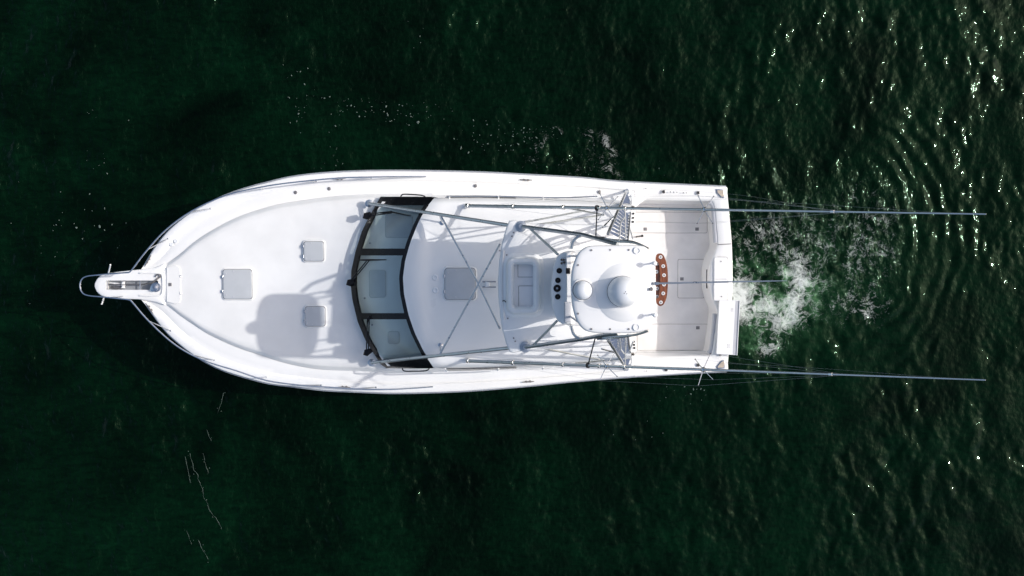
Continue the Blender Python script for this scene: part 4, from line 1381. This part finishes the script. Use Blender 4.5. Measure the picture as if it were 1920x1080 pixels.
# ---------------------------------------------------- teak rod rack in the cockpit
def build_rack():
    z = 2.3
    c0 = P(1236, 524, ZSO)
    r = thing('rod_rack', c0, 'curved varnished teak rod rack with steel rod holders in the cockpit', 'rod rack')
    out = [(1231, 478), (1236, 475.2), (1240.5, 475.5), (1245, 480), (1249.5, 492), (1252, 507), (1252.6, 524), (1252, 541), (1250, 558), (1245, 570), (1240, 573.5), (1235, 573), (1231, 568), (1230.5, 560),
           (1235, 557), (1236.5, 545), (1237.5, 524), (1236.5, 505), (1234, 493), (1229.5, 487.5)]
    part('outer_board', MB().slab(smooth(PL(out, z), 3, closed=True), [(0.004, z - 0.045), (0, z - 0.04), (0, z - 0.008), (0.008, z)]), TEAK, r)
    zi = z - 0.06
    inn = [(1229, 489), (1234, 493.5), (1236.5, 505), (1237.6, 524), (1236.6, 545), (1235, 557), (1230, 561), (1212, 556), (1206, 524), (1212, 494)]
    part('inner_board', MB().slab(smooth(PL(inn, zi), 3, closed=True), [(0, zi - 0.04), (0, zi - 0.006), (0.006, zi)]), TEAK, r)
    for x, y, zz in ((1238.5, 482, z), (1243.5, 499, z), (1245, 516, z), (1245, 533.5, z), (1243.5, 550, z), (1239, 567, z), (1231.5, 494.5, zi), (1231, 509.5, zi), (1232, 541, zi), (1232, 556.5, zi)):
        h = part('rod_holder', MB().lathe([(0.040, -0.25), (0.040, 0.008), (0.030, 0.014), (0.024, 0.010)], P(x, y, zz), 18), DOME, r)
        part('holder_bore', MB().lathe([(0.022, 0.0), (0.022, 0.012)], P(x, y, zz), 12), CAPM, h)
    b = P(1222, 524, z)
    part('pedestal', MB().lathe([(0.22, 0), (0.22, 0.03), (0.07, 0.06), (0.06, z - ZSO - 0.12), (0.16, z - ZSO - 0.1)], Vector((b.x, b.y, ZSO)), 20), STEEL, r)
    part('arm', MB().bar(Vector((b.x, b.y, z - 0.11)), P(1244, 524, z - 0.08), 0.12, 0.04), STEEL, r)


build_rack()


# ---------------------------------------------------- foam flecks drifting on the sea
def build_flecks():
    rnd = random.Random(5)
    m = simple('sea_foam', (0.12, 0.16, 0.14), 0.7, var=0.3, scale=20)
    mb = MB()

    def fleck(px, py, r, el=1.0, ang=0.0):
        c = P(px, py, 0.03)
        n = 7
        ring = []
        for k in range(n):
            a = 2 * math.pi * k / n
            q = r * rnd.uniform(0.6, 1.25)
            v = Vector((math.cos(a) * q * el, math.sin(a) * q, 0))
            v.rotate(Matrix.Rotation(ang, 3, 'Z'))
            ring.append(c + v)
        top = [c.lerp(p, 0.5) + Vector((0, 0, 0.012)) for p in ring]
        mb.loft([ring, top], closed_u=True); mb.cap(top)

    def cluster(cx, cy, sx, sy, n, r0, r1):
        for _ in range(int(n * 0.7)):
            fleck(rnd.gauss(cx, sx * 1.35), rnd.gauss(cy, sy * 1.35), math.exp(rnd.triangular(math.log(r0 * 0.7), math.log(r1 * 1.1), math.log(r0))), rnd.uniform(1, 2.2), rnd.uniform(0, 3.14))
    for a in ((590, 205, 30, 14, 40, .005, .022), (640, 195, 25, 12, 22, .005, .022), (700, 205, 30, 10, 26, .005, .025), (760, 218, 25, 8, 40, .006, .03), (820, 215, 20, 12, 16, .005, .014),
              (900, 250, 22, 16, 34, .006, .024), (945, 270, 25, 12, 38, .006, .02), (1010, 250, 28, 6, 50, .006, .02), (560, 140, 14, 8, 9, .008, .02), (810, 75, 25, 10, 8, .006, .012),
              (170, 420, 35, 22, 30, .007, .03), (195, 205, 40, 15, 8, .005, .014), (180, 300, 12, 10, 12, .006, .016), (620, 310, 14, 12, 24, .005, .015), (60, 430, 30, 40, 14, .006, .02),
              (1290, 735, 25, 12, 26, .006, .018), (1310, 330, 50, 10, 26, .005, .012), (1180, 800, 25, 20, 14, .006, .016), (140, 560, 60, 60, 10, .005, .012)):
        cluster(*a)
    # thin foam strings off the lower bow
    for pts, n in (([(355, 850), (362, 880), (375, 910), (385, 935), (395, 965), (408, 978), (418, 993)], 90), ([(383, 850), (392, 888)], 24), ([(420, 738), (408, 775)], 16),
                   ([(345, 855), (352, 880), (357, 905)], 16), ([(350, 995), (360, 1020)], 14), ([(370, 1010), (388, 1048)], 18), ([(388, 805), (400, 826)], 10)):
        ln = resample([Vector((x, y, 0)) for x, y in pts], max(n // 3, 4))
        w_ = Vector((0, 0, 0))
        tp, tr = [], []
        for p in ln:
            w_ = w_ * 0.6 + Vector((rnd.gauss(0, 1.3), rnd.gauss(0, 0.8), 0))
            tp.append(P(p.x + w_.x, p.y + w_.y, 0.03)); tr.append(rnd.uniform(0.0005, 0.0045))
            if rnd.random() < 0.6:
                fleck(p.x + rnd.gauss(0, 3.0), p.y + rnd.gauss(0, 3.0), math.exp(rnd.uniform(math.log(.003), math.log(.008))), rnd.uniform(1, 2.5), rnd.uniform(0, 3.14))
        mb.tube(tp, tr, 5)
    me = mb.mesh('foam_flecks', m)
    o = obj('foam_flecks', me)
    o['kind'] = 'stuff'
    o['label'] = 'small pale foam flecks drifting on the dark green water'
    o['category'] = 'foam'


build_flecks()
